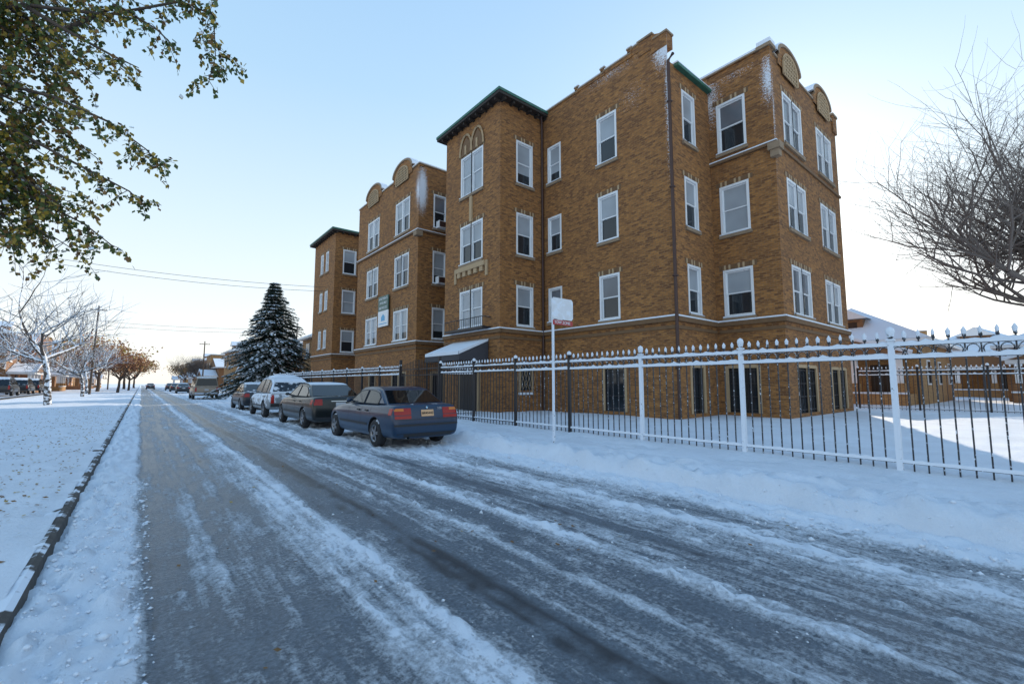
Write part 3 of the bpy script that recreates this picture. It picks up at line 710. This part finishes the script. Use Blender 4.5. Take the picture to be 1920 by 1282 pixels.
# ---------------------------------------------------------------- cars
def lathe(prof,n,x):
    mb=MB()
    for (dx,r) in prof:
        for j in range(n):
            t=2*math.pi*j/n; mb.v.append((x+dx,r*math.cos(t),r*math.sin(t)))
    for k in range(len(prof)-1):
        for j in range(n):
            a=k*n+j; b_=k*n+(j+1)%n; mb.f.append((a,b_,b_+n,a+n)); mb.m.append(0); mb.uv.append([(0,0)]*4)
    return mb
def car(name,label,cat,x,y,L_,W,H,belt,prof,paint,style='sedan',tail='std',snow=0,rw=.31,axles=None,group='cars parked along the kerb',rot=0,wins=None,z0=.02,tum=.42,snowwin=False):
    t=thing(name,label,cat,(x,y,z0),rot,group); hw=W/2
    if style=='sedan': st=[(0,.40,.60,.80),(.012,.30,.70,.90),(.05,.25,belt-.10,.945),(.09,.235,belt-.005,.955),(.16,.225,belt+.025,.965),(.5,.22,belt+.035,.985),(1.0,.2,belt+.015,1),(2,.2,belt,1),(L_-1.5,.2,belt-.01,1),(L_-.9,.2,belt-.07,.99),(L_-.4,.22,belt-.16,.94),(L_-.08,.25,belt-.3,.84),(L_,.32,belt-.4,.74)]
    else: st=[(0,.5,belt-.30,.86),(.02,.42,belt-.12,.93),(.06,.38,belt,.96),(.2,.36,belt+.02,.98),(.6,.34,belt+.01,1),(1.4,.3,belt,1),(2.4,.3,belt,1),(L_-1.3,.3,belt-.01,1),(L_-.7,.3,belt-.1,.98),(L_-.3,.34,belt-.2,.93),(L_-.05,.38,belt-.32,.84),(L_,.45,belt-.42,.76)]
    mb=MB(); ring=None
    for (yy,zb,zt,ws) in st:
        w=hw*ws; mid=.66 if zt>.8 else (zb+zt)/2
        half=[(0,zb),(w*.8,zb),(w*.955,zb+.05),(w*.99,(zb+mid)/2),(w,mid),(w*.985,mid+(zt-mid)*.42),(w*.965,mid+(zt-mid)*.5),(w*.93,zt-.035),(w*.86,zt),(0,zt+.02)]
        pts=half+[(-a,b_) for a,b_ in half[-2:0:-1]]; ring=len(pts)
        mb.v+=[(a,yy,b_) for a,b_ in pts]
    for k in range(len(st)-1):
        for j in range(ring): a=k*ring+j; b_=k*ring+(j+1)%ring; mb.f.append((a,b_,b_+ring,a+ring)); mb.m.append(0); mb.uv.append([(0,0)]*4)
    mb.f.append(tuple(range(ring))[::-1]); mb.m.append(0); mb.uv.append([(0,0)]*ring)
    e=(len(st)-1)*ring; mb.f.append(tuple(range(e,e+ring))); mb.m.append(0); mb.uv.append([(0,0)]*ring)
    me=mb.mesh('body',[paint]); bm=bmesh.new(); bm.from_mesh(me); bmesh.ops.recalc_face_normals(bm,faces=bm.faces); bm.to_mesh(me); bm.free()
    tmp=bpy.data.objects.new('tmp',me); COL.objects.link(tmp)
    md=tmp.modifiers.new('s','SUBSURF'); md.levels=2; md.render_levels=2
    ax=axles or (L_*.21,L_*.82); cuts=[]
    for i,ay in enumerate(ax):
        for sd in (-1,1):
            c=lathe([(0,.001),(0,rw+.06),(.3,rw+.06),(.3,.001)],28,0); c.v=[(sd*(hw-.24+a),b_+ay,c_+rw) for a,b_,c_ in c.v]
            cm=c.mesh('c',['blackpl']); bm=bmesh.new(); bm.from_mesh(cm); bmesh.ops.remove_doubles(bm,verts=bm.verts,dist=.002); bmesh.ops.recalc_face_normals(bm,faces=bm.faces); bm.to_mesh(cm); bm.free()
            co=bpy.data.objects.new('c',cm); COL.objects.link(co); cuts.append(co)
            bo=tmp.modifiers.new('b','BOOLEAN'); bo.object=co; bo.operation='DIFFERENCE'; bo.solver='EXACT'
            try: bo.material_mode='TRANSFER'
            except Exception: pass
    dg=bpy.context.evaluated_depsgraph_get(); me2=bpy.data.meshes.new_from_object(tmp.evaluated_get(dg))
    for c in cuts: bpy.data.objects.remove(c)
    bpy.data.objects.remove(tmp)
    me2.polygons.foreach_set('use_smooth',[True]*len(me2.polygons)); me2.set_sharp_from_angle(angle=math.radians(40)); me2.name='body'
    body=mko('body',me2,t)
    bm=bmesh.new(); bm.from_mesh(me2); bv=BVHTree.FromBMesh(bm); bm.free()
    def sx(yy,zz,sd):
        h=bv.ray_cast(Vector((sd*3,yy,zz)),Vector((-sd,0,0)))[0]; return h.x if h and abs(h.x)>hw*.7 else sd*hw*.97
    def sy(xx,zz):
        h=bv.ray_cast(Vector((xx,-2,zz)),Vector((0,1,0)))[0]; return h.y if h and h.y<.6 else .1
    zb=belt-.03; wb=hw*.90
    wz=lambda z_: wb-(z_-zb)*tum
    cb=MB(); n=len(prof)
    Lp=[(-wz(z_),yy,z_) for yy,z_ in prof]; Rp=[(wz(z_),yy,z_) for yy,z_ in prof]
    cb.v=Lp+Rp; cb.f=[tuple(range(n)),tuple(range(2*n-1,n-1,-1))]+[(i+1,i,n+i,n+i+1) for i in range(n-1)]+[(0,n-1,2*n-1,n)]
    cb.m=[0]*len(cb.f); cb.uv=[[(0,0)]*len(f) for f in cb.f]
    cme=cb.mesh('cabin',[paint]); bm=bmesh.new(); bm.from_mesh(cme); bmesh.ops.recalc_face_normals(bm,faces=bm.faces)
    es=[e_ for e_ in bm.edges if {v.index//n for v in e_.verts}=={0} or {v.index//n for v in e_.verts}=={1}]
    bmesh.ops.bevel(bm,geom=es,offset=.05,segments=3,affect='EDGES'); bm.to_mesh(cme); bm.free()
    cme.polygons.foreach_set('use_smooth',[True]*len(cme.polygons)); cme.set_sharp_from_angle(angle=math.radians(30))
    mko('cabin',cme,t)
    ys_=[p[0] for p in prof]; zs_=[p[1] for p in prof]
    rz=lambda yy: float(np.interp(yy,ys_,zs_))
    gl='snowglass' if snowwin else 'cglass'
    def sidewin(a,b_,sd,lo=.055,hi=.085,off=.007):
        m_=14; top=[]
        for i in range(m_+1):
            yy=a+(b_-a)*i/m_; z_=rz(yy)-hi; top.append((yy,max(z_,zb+lo)))
        poly=[(a,zb+lo)]+[p for p in top if p[1]>zb+lo+.005]+[(b_,zb+lo)]
        g_=MB(); g_.face([(sd*(wz(z_)+off),yy,z_) for yy,z_ in poly]); g_.obj('side_window',[gl],t)
        e_=MB(); pp_=[(sd*(wz(z_)+off+.001),yy,z_) for yy,z_ in poly]; e_.tube(pp_+[pp_[0]],.010,4); e_.obj('window_trim',['blackpl'],t)
    for sd in (-1,1):
        for (a,b_) in wins: sidewin(a,b_,sd)
    def slope_glass(i0,i1,nm,lo=.06,hi=.06):
        (ya,za),(yb,zb2)=prof[i0],prof[i1]; g_=MB(); v=Vector((0,yb-ya,zb2-za)); L2=v.length; v.normalize(); nrm=Vector((0,-v.z,v.y)); 
        if nrm.z<0: nrm=-nrm
        k=[]
        for s_ in (lo+.03,L2-hi):
            q=Vector((0,ya,za))+v*s_; w=wz(q.z)-.075; k.append((q,w))
        (q0,w0),(q1,w1)=k; o_=nrm*.008; m_=6
        for j in range(m_):
            a,b_=-1+2*j/m_,-1+2*(j+1)/m_
            g_.face([q0+o_+Vector((w0*a,0,0)),q0+o_+Vector((w0*b_,0,0)),q1+o_+Vector((w1*b_,0,0)),q1+o_+Vector((w1*a,0,0))])
        g_.obj(nm,[gl],t)
    slope_glass(0,1,'rear_window'); slope_glass(n-1,n-2,'windscreen')
    tyre=lathe([(0,rw*.62),(.005,rw*.66),(.0,rw*.9),(.03,rw*.985),(.06,rw),(.15,rw),(.18,rw*.985),(.2,rw*.9),(.2,rw*.6)],32,0).mesh('tyre',['rubber'],True)
    rim=MB(); r1=rw*.64
    lb=lathe([(.0,r1*1.03),(.015,r1*1.0),(.03,r1*.9),(.12,r1*.88),(.12,.001)],28,0); rim.v+=lb.v; rim.f+=lb.f; rim.m+=[1 if k>=28*2 else 0 for k in range(len(lb.f))]; rim.uv+=lb.uv
    ns_=5 if style!='van' else 8
    for j in range(ns_):
        a=2*math.pi*j/ns_; c,s_=math.cos(a),math.sin(a)
        for off in (-.5,.5):
            q=[]
            for (r_,w_) in ((r1*.12,.03),(r1*.93,.02)):
                cy,cz=r_*c-off*.04*s_*(r_/r1+.3),r_*s_+off*.04*c*(r_/r1+.3); q.append((cy-s_*w_*.6,cz+c*w_*.6)); q.append((cy+s_*w_*.6,cz-c*w_*.6))
            rim.face([(.012,*q[0]),(.012,*q[1]),(.012,*q[3]),(.012,*q[2])],0); rim.face([(.012,*q[0]),(.04,*q[0]),(.04,*q[2]),(.012,*q[2])],0); rim.face([(.012,*q[1]),(.04,*q[1]),(.04,*q[3]),(.012,*q[3])],0)
    hb=lathe([(.004,.001),(.004,r1*.2),(.04,r1*.24)],14,0); i=len(rim.v); rim.v+=hb.v; rim.f+=[tuple(i+q for q in f) for f in hb.f]; rim.m+=[0]*len(hb.f); rim.uv+=hb.uv
    rme=rim.mesh('rim',['rim','blackpl'])
    for ay in ax:
        for sd in (-1,1):
            w_=mko('wheel',tyre,t,(sd*(hw-.015),ay,rw)); w_.rotation_euler=(U(0,1),0,0 if sd<0 else math.pi); mko('rim',rme,w_)
    def rear(nm,x0,x1,z0_,z1_,mt,off=.008,nx=6,nz=3):
        g_=MB(); P=lambda i,j:(x0+(x1-x0)*i/nx,sy(x0+(x1-x0)*i/nx,z0_+(z1_-z0_)*j/nz)-off,z0_+(z1_-z0_)*j/nz)
        for i in range(nx):
            for j in range(nz): g_.face([P(i,j),P(i+1,j),P(i+1,j+1),P(i,j+1)])
        g_.obj(nm,[mt],t)
    def side(nm,y0_,y1_,z0_,z1_,mt,sd,off=.006,ny=6,nz=3,g_=None):
        g2=g_ or MB(); P=lambda i,j:(sx(y0_+(y1_-y0_)*i/ny,z0_+(z1_-z0_)*j/nz,sd)+sd*off,y0_+(y1_-y0_)*i/ny,z0_+(z1_-z0_)*j/nz)
        for i in range(ny):
            for j in range(nz): g2.face([P(i,j),P(i+1,j),P(i+1,j+1),P(i,j+1)])
        if not g_: g2.obj(nm,[mt],t)
    zt=belt
    if tail=='wide':
        for sd in (-1,1):
            rear('tail_light',sd*hw*.46,sd*hw*.90,zt-.20,zt-.05,'red',nx=10); rear('tail_light',sd*hw*.46,sd*hw*.90,zt-.285,zt-.215,'red',nx=10)
            side('tail_light',.12,.27,zt-.2,zt-.06,'red',sd)
            rear('turn_signal',sd*hw*.66,sd*hw*.90,zt-.115,zt-.055,'amber',.013)
        rear('plate',-.16,.16,zt-.24,zt-.095,'plate',.016,2,2); rear('trunk_seam',-hw*.88,hw*.88,zt-.31,zt-.30,'blackpl',.006,14,1); rear('bumper_strip',-hw*.92,hw*.92,.52,.565,'blackpl',.012,14,1); rear('lower_valance',-hw*.84,hw*.84,.28,.36,'blackpl',.01,8,1)
        mb=MB(); mb.tube([(-.5,-.03,.27),(-.5,.2,.27)],.03,8); mb.obj('exhaust_pipe',['chrome'],t)
    elif tail=='std':
        for sd in (-1,1): rear('tail_light',sd*hw*.62,sd*hw*.90,zt-.24,zt-.05,'red'); side('tail_light',.12,.3,zt-.22,zt-.07,'red',sd)
        rear('plate',-.16,.16,zt-.3,zt-.16,'platew',.014,2,2); rear('trunk_strip',-.3,.3,zt-.13,zt-.11,'chrome',.012,4,1); rear('bumper_strip',-hw*.85,hw*.85,.34,.40,'blackpl',.01,8,1)
    else:
        for sd in (-1,1): rear('tail_light',sd*hw*.74,sd*hw*.88,zt-.42,zt-.06,'red')
        rear('plate',-.16,.16,zt-.35,zt-.2,'platew',.014,2,2); rear('bumper',-hw*.88,hw*.88,.48,.62,'blackpl' if tail=='suv' else 'chrome',.03,8,1)
    sm_=MB()
    for sd in (-1,1):
        for yy in ((wins[0][1]+wins[1][0])/2,wins[-1][1]-.1,wins[0][0]+(.28 if style=='sedan' else .1)): side('',yy-.006,yy+.006,.42 if yy>ax[0]+.45 else .75,belt-.05,'',sd,.002,1,10,g_=sm_)
    sm_.obj('door_seams',['blackpl'],t)
    for sd in (-1,1):
        side('side_trim',ax[0]+rw+.12,ax[1]-rw-.12,.48,.535,'blackpl',sd,.008,8,1)
        for yy in ((wins[0][1]+wins[1][0])/2+.1,wins[0][0]+.42):
            h=MB(); xx=sx(yy,belt-.14,sd); h.box(min(xx,xx+sd*.03),max(xx,xx+sd*.03),yy,yy+.16,belt-.155,belt-.125); h.obj('door_handle',['blackpl'],t)
        h=MB(); yy=wins[-1][1]-.16; h.tube([(sd*(wb-.04),yy,belt+.05),(sd*(wb+.03),yy-.01,belt+.07),(sd*(wb+.06),yy-.015,belt+.075),(sd*(wb+.14),yy-.01,belt+.075),(sd*(wb+.155),yy,belt+.072)],[.015,.025,.052,.05,.02],8,cap=True); h.obj('mirror',[paint],t,True)
    if snow:
        sn=MB(); off=snow
        k=[prof[i] for i in range(n) if prof[i][1]>H-.16]
        cols_=8; ry=np.linspace(k[0][0],k[-1][0],10)
        for yy in ry:
            z_=rz(yy)
            for c in range(cols_+1):
                u=-1+2*c/cols_; e_=(1-abs(u)**4)*(1-abs((yy-ry[0])/(ry[-1]-ry[0])*2-1)**6); sn.v.append((u*(wz(z_)-.02),yy,z_+.004+off*e_*(1+.4*noise.noise(Vector((u*2,yy*2,L_))))))
        for a in range(9):
            for c in range(cols_): q=a*(cols_+1)+c; sn.f.append((q,q+1,q+cols_+2,q+cols_+1)); sn.m.append(0); sn.uv.append([(0,0)]*4)
        sn.obj('snow',['snowcap'],t,True)
    return t,sy,sx
def paint(name,col,snow=None,rough=.28,metal=0,sn=5):
    return mat(name,col,rough,metal,var=.06,scale=3,snow=snow,snoise=sn,coat=.25)
M['snowglass']=mat('snow_covered_glass',(.02,.025,.03),.2,snow=.75,snoise=4)
PB=paint('dark_blue_paint',(.005,.028,.070),1.5); PK=paint('black_green_paint',(.008,.011,.011),1.4); PS=mat('snow_plastered_paint',(.22,.24,.26),.35,snow=.1,snoise=4); PD=paint('dark_grey_paint',(.012,.017,.026),.95); PT=paint('tan_van_paint',(.30,.24,.18),1.1)
sed=[(.50,.97),(1.16,1.33),(1.45,1.385),(1.9,1.40),(2.35,1.37),(3.05,.94)]
c1,sy,sx=car('parked_car','dark blue sedan with amber licence plate parked at the snowy kerb','car',5.15,9.3,4.6,1.78,1.40,.97,sed,PB,'sedan','wide',rw=.32,wins=[(.98,1.78),(1.86,2.78)])
text('BR45442',.08,'blackpl',c1,(0,sy(0,.80)-.024,.80),(math.pi/2,0,0)); text('328i',.075,'chrome',c1,(.33,sy(.33,.90)-.012,.90),(math.pi/2,0,0))
mb=MB(); n=20
yy=sy(0,.92)-.014; zc=.925
for i in range(n): a,b_=2*math.pi*i/n,2*math.pi*(i+1)/n; mb.face([(r_*math.cos(t_),yy,zc+r_*math.sin(t_)) for r_,t_ in ((.028,a),(.028,b_),(.037,b_),(.037,a))],0)
for qd in range(4):
    pts=[(0,yy,zc)]+[(.028*math.cos(qd*math.pi/2+i*math.pi/12),yy,zc+.028*math.sin(qd*math.pi/2+i*math.pi/12)) for i in range(7)]; mb.face(pts,1+qd%2)
mb.obj('emblem',['blackpl','bluepaint','white'],c1)
sed2=[(.42,1.02),(1.25,1.42),(1.6,1.48),(2.1,1.50),(2.6,1.46),(3.5,1.0)]
car('parked_car','black sedan with a little snow on its roof','car',5.1,15.0,4.9,1.86,1.5,1.02,sed2,PK,'sedan','std',snow=.02,rw=.33,wins=[(.95,2.0),(2.08,3.2)])
suv=[(.04,1.05),(.42,1.56),(.85,1.71),(1.8,1.75),(2.7,1.70),(3.5,1.05)]
car('parked_car','silver sport utility car half covered with white snow','car',5.1,21.2,4.6,1.9,1.75,1.05,suv,PS,'suv','suv',snow=.12,rw=.36,wins=[(.35,.85),(.93,1.85),(1.93,3.15)],tum=.3,snowwin=True)
car('parked_car','dark grey car with patches of snow on its body','car',5.15,28.0,4.5,1.8,1.48,.98,sed2[:5]+[(3.4,.96)],PD,'sedan','std',snow=.05,wins=[(.95,2.0),(2.08,3.2)])
van=[(.05,1.15),(.18,1.95),(.5,2.08),(2.5,2.1),(3.9,2.02),(4.65,1.15)]
car('parked_van','tan passenger van with rear door windows standing on the street','van',4.7,50,5.2,2.05,2.1,1.15,van,PT,'van','van',rw=.36,wins=[(.2,1.4),(1.5,2.8),(2.9,4.1)],tum=.18,snow=.03)
for i,(x,y) in enumerate(((-10.2,62),(-10.2,70.5),(-10.2,77.5))):
    car('parked_car','dark sport utility car on the snowy side road','car',x,y,4.5,1.85,1.7,1.05,suv,PD,'suv','suv',snow=.05,rw=.35,wins=[(.35,.85),(.93,1.85),(1.93,3.15)],tum=.25,group='cars on the side road',z0=.3)
for i,(x,y) in enumerate(((4.9,82),(4.9,100),(1.8,140),(4.9,120))):
    car('parked_car','distant dark car on the snowy street','car',x,y,4.4,1.75,1.45,.98,sed2[:5]+[(3.4,.96)],PD,'sedan','std',snow=.04,wins=[(.95,2.0),(2.08,3.2)])

# ---------------------------------------------------------------- houses
M['hb1']=brick_mat('brick_red_house',c1=(.45,.19,.10),c2=(.28,.10,.05)); M['hb2']=brick_mat('brick_yellow_house',c1=(.50,.30,.12),c2=(.38,.20,.08)); M['hb3']=brick_mat('brick_brown_house',c1=(.30,.15,.07),c2=(.2,.10,.05))
def house(x,y,w,d,h,mt,face='E',roof='flat',label='two storey brick house with snowy roof',porch=False,name='house',floors=2,r=2.0,chim=True):
    t=thing(name,label,'house',(x,y,0)); rot={'E':math.pi/2,'W':-math.pi/2,'S':0}[face]; t.rotation_euler=(0,0,rot)
    mb=MB(); mb.box(-w/2,w/2,0,d,-.1,h,0); mb.obj('wall',[mt],t)
    mb=MB()
    if roof=='flat': mb.box(-w/2-.1,w/2+.1,-.1,d+.1,h,h+.25,0); mb.box(-w/2-.06,w/2+.06,-.06,d+.06,h+.25,h+.36,1)
    else:
        o=.6; mb.box(-w/2-o,w/2+o,-o,d+o,h,h+.18,3)
        A,B,C,D=(-w/2-o,-o,h+.19),(w/2+o,-o,h+.19),(w/2+o,d+o,h+.19),(-w/2-o,d+o,h+.19); E,F=(0,w*.35,h+r),(0,d-w*.35,h+r)
        if roof=='gable': E,F=(0,-o,h+r),(0,d+o,h+r)
        mb.face([A,B,E],1 if roof=='hip' else 2); mb.face([B,C,F,E],1); mb.face([C,D,F],1); mb.face([D,A,E,F],1)
        if roof=='hip':
            # front dormer with a small gable
            mb.box(-1.0,1.0,.6,2.6,h+.2,h+r*.62,2); mb.box(-.7,-.08,.57,.6,h+r*.28,h+r*.55,4); mb.box(.08,.7,.57,.6,h+r*.28,h+r*.55,4)
            zt=h+r*.62; mb.face([(-1.3,.3,zt),(1.3,.3,zt),(0,.3,zt+.8)],3); mb.face([(-1.3,.3,zt+.01),(0,.3,zt+.81),(0,3.2,zt+.81),(-1.3,3.2,zt+.01)],1); mb.face([(1.3,.3,zt+.01),(0,.3,zt+.81),(0,3.2,zt+.81),(1.3,3.2,zt+.01)],1)
    mb.obj('roof',['stone','snowcap','hb3','white','glass'],t)
    if chim: mb=MB(); mb.box(w/2-1.6,w/2-.9,d*.45,d*.45+.7,h,h+r+.3,0); mb.box(w/2-1.65,w/2-.85,d*.45-.05,d*.45+.75,h+r+.3,h+r+.4,1); mb.obj('chimney',[mt,'snowcap'],t)
    nw=max(2,int(w/3.2))
    for f in range(floors):
        z=1.3+f*3.1
        for i in range(nw):
            xc=-w/2+w*(i+.5)/nw
            if f==0 and i==nw-1: 
                q=MB(); q.box(xc-.5,xc+.5,-.06,-.01,.4,2.6); q.obj('door',['door'],t); continue
            q=MB(); q.box(xc-.65,xc+.65,-.05,-.005,z,z+1.6,0); q.box(xc-.55,xc-.04,-.06,-.051,z+.1,z+1.5,1); q.box(xc+.04,xc+.55,-.06,-.051,z+.1,z+1.5,1); q.box(xc-.75,xc+.75,-.12,-.051,z-.12,z,2); q.obj('window',['white','glass','snowcap'],t)
    for k in range(3):
        yc=d*(k+.5)/3
        for sx_ in (-1,1):
            q=MB(); a=sx_*w/2; q.box(min(a,a+sx_*.05),max(a,a+sx_*.05),yc-.5,yc+.5,1.4,2.9,0); q.box(min(a+sx_*.051,a+sx_*.06),max(a+sx_*.051,a+sx_*.06),yc-.4,yc+.4,1.5,2.8,1)
            q.obj('window',['white','glass'],t)
    if porch:
        q=MB(); pw=w*.42; ph=porch if porch is not True else 2.7
        for px_ in (-pw,-pw*.33,pw*.33,pw*.98): q.box(px_-.22,px_+.22,-2.3,-1.86,0,1.5,0); q.box(px_-.15,px_+.15,-2.23,-1.93,1.5,ph,3)
        q.box(-pw-.3,pw+.3,-2.35,-.02,.0,.9,0); q.box(-pw-.35,pw+.35,-2.4,-2.2,.901,1.0,2); q.box(-pw-.5,pw+.5,-2.6,-.02,ph,ph+.25,3)
        q.face([(-pw-.6,-2.7,ph+.26),(pw+.6,-2.7,ph+.26),(0,-2.7,ph+1.5)],1); q.face([(-pw-.6,-2.7,ph+.27),(0,-2.7,ph+1.51),(0,-.1,ph+1.51),(-pw-.6,-.1,ph+.27)],2); q.face([(pw+.6,-2.7,ph+.27),(0,-2.7,ph+1.51),(0,-.1,ph+1.51),(pw+.6,-.1,ph+.27)],2)
        q.tube([(-pw-.65,-2.72,ph+.28),(0,-2.72,ph+1.56),(pw+.65,-2.72,ph+.28)],.11,5,2)
        q.obj('porch',[mt,'hb3','snowcap','white'],t)
    return t
k=0
for x,y in ((-21,62),(-21,74),(-13.5,90),(-12.5,101),(-13,112),(-12.5,124),(-12,136),(-12.5,148),(-12,160),(-12,174),(-12,188),(-12,205)):
    mt=['hb1','hb2','hb3'][k%3]; house(x,y,9,14,[8.6,9.4,7.8][k%3],mt,'E',['flat','flat','hip'][k%3],porch=(k%2==0),label=['red brick two flat house facing the snowy street','yellow brick two flat house facing the snowy street','brown brick house with hipped snowy roof'][k%3]); k+=1
for y,h,rf in ((92,6.8,'hip'),(108,4.5,'gable'),(122,7.5,'flat'),(138,7,'hip'),(152,7.5,'flat'),(170,7,'hip'),(190,8,'flat'),(210,7,'flat')):
    mt=['hb2','hb3','hb2','hb1'][k%4]; house(11.5,y,9,14,h,mt,'W',rf,floors=2 if h>5 else 1,porch=(k%2==1),label='yellow brick house with snow on its roof',); k+=1
house(12.5,66,9,12,4.6,'hb3','W','gable',floors=1,label='small brown house with steep snowy roof',porch=True,r=2.6)
house(14.5,52,9,12,6.5,'hb2','W','hip',label='yellow brick house behind the spruce')
house(34.5,8.6,7.4,12,3.9,'hb2','W','hip',floors=1,porch=2.9,label='brick bungalow with snowy roof, dormer and gabled porch',r=2.7,chim=False)
house(44,-1.6,7.4,14,3.8,'hb3','W','hip',floors=1,porch=True,label='brown brick bungalow with snowy hip roof and dormer',r=2.4,chim=False)
house(58,4.5,8,14,4.2,'hb2','W','hip',floors=1,porch=True,label='yellow brick bungalow with snowy hip roof',r=2.6,chim=False)
house(47,-13,7.4,14,3.8,'hb1','W','hip',floors=1,porch=True,label='red brick bungalow with snowy roof',r=2.4,chim=False)
house(72,14,9,14,6.0,'hb2','W','hip',floors=1,porch=True,label='pale brick bungalow far across the yard')
def pole(x,y,h,lean=0):
    t=thing('utility_pole','weathered wooden utility pole with crossarm','pole',(x,y,.1),0,'utility poles'); mb=MB(); mb.tube([(0,0,-.2),(lean*h,0,h)],[.13,.08],8,cap=True); mb.obj('pole',['wood'],t)
    mb=MB(); mb.box(lean*h-.8,lean*h+.8,-.05,.05,h-.6,h-.5)
    for q in (-.7,-.3,.3,.7): mb.tube([(lean*h+q,0,h-.5),(lean*h+q,0,h-.38)],.03,5)
    mb.obj('crossarm',['wood'],t)
pole(-4.8,75,11.0,.02); pole(-16,81,11); pole(15.5,63.5,9); pole(8.5,98,9); pole(-5.5,130,10)
def wire(a,b_,sag):
    t=thing('overhead_wire','thin dark overhead wire strung across the street','wire',a,0,'overhead wires'); mb=MB(); a,b_=Vector(a),Vector(b_)
    mb.tube([(b_-a)*(i/16)+Vector((0,0,-sag*4*(i/16)*(1-i/16))) for i in range(17)],.015,4); mb.obj('cable',['blackpl'],t)
wire((-16,81,10.6),(15.5,63.5,8.6),.8); wire((-16,81.3,10.2),(15.5,63.5,8.2),.9); wire((-5.5,47.5,10.9),(11.6,38.9,9.6),.3); wire((-5.5,47.5,10.5),(11.6,39.2,9.3),.35); wire((-4.6,75,10.4),(-5.5,130,9.8),.8)

# ---------------------------------------------------------------- light and camera
el=math.radians(21); az=math.atan2(.934,.358)
w=bpy.data.worlds.new('World'); bpy.context.scene.world=w; w.use_nodes=True; nt=w.node_tree; bg=nt.nodes['Background']
sk=nd(nt,'ShaderNodeTexSky',sky_type='NISHITA'); sk.sun_disc=False; sk.sun_elevation=el; sk.sun_rotation=az; sk.air_density=1.0; sk.dust_density=1.2; sk.ozone_density=1.5; sk.altitude=200
tc=nd(nt,'ShaderNodeTexCoord'); sp3=nd(nt,'ShaderNodeSeparateXYZ'); nt.links.new(tc.outputs['Generated'],sp3.inputs[0])
rp=nd(nt,'ShaderNodeValToRGB'); nt.links.new(sp3.outputs[2],rp.inputs[0]); cr_=rp.color_ramp
cr_.elements[0].position=0; cr_.elements[0].color=(1.0,.96,.89,1); cr_.elements[1].position=1; cr_.elements[1].color=(.22,.46,.84,1)
for p_,c_ in ((.10,(.92,.95,.95,1)),(.3,(.70,.85,.94,1)),(.55,(.45,.68,.90,1))):
    e=cr_.elements.new(p_); e.color=c_
vm=nd(nt,'ShaderNodeVectorMath',operation='SCALE'); vm.inputs['Scale'].default_value=6.6; nt.links.new(rp.outputs[0],vm.inputs[0])
vs=nd(nt,'ShaderNodeVectorMath',operation='SCALE'); vs.inputs['Scale'].default_value=.22; nt.links.new(sk.outputs[0],vs.inputs[0])
va=nd(nt,'ShaderNodeVectorMath',operation='ADD'); nt.links.new(vm.outputs[0],va.inputs[0]); nt.links.new(vs.outputs[0],va.inputs[1])
nt.links.new(va.outputs[0],bg.inputs[0]); bg.inputs[1].default_value=.15
d=-Vector((math.cos(el)*math.sin(az),math.cos(el)*math.cos(az),math.sin(el)))
sl=bpy.data.lights.new('sun','SUN'); sl.energy=4.5; sl.angle=math.radians(.5); sl.color=(1,.86,.68)
so=bpy.data.objects.new('sun',sl); COL.objects.link(so); so.rotation_euler=d.to_track_quat('-Z','Y').to_euler()
cam=bpy.data.cameras.new('camera'); co=bpy.data.objects.new('camera',cam); COL.objects.link(co)
cam.sensor_width=36; cam.lens=36*840/1920; cam.clip_end=3000; cam.clip_start=.05
co.location=(0,0,1.5); th=math.radians(5.26); ps=math.radians(39.5)
v=Vector((math.cos(th)*math.sin(ps),math.cos(th)*math.cos(ps),math.sin(th))); co.rotation_euler=v.to_track_quat('-Z','Y').to_euler()
sc=bpy.context.scene; sc.camera=co; sc.view_settings.view_transform='Standard'; sc.view_settings.look='None'; sc.view_settings.exposure=0
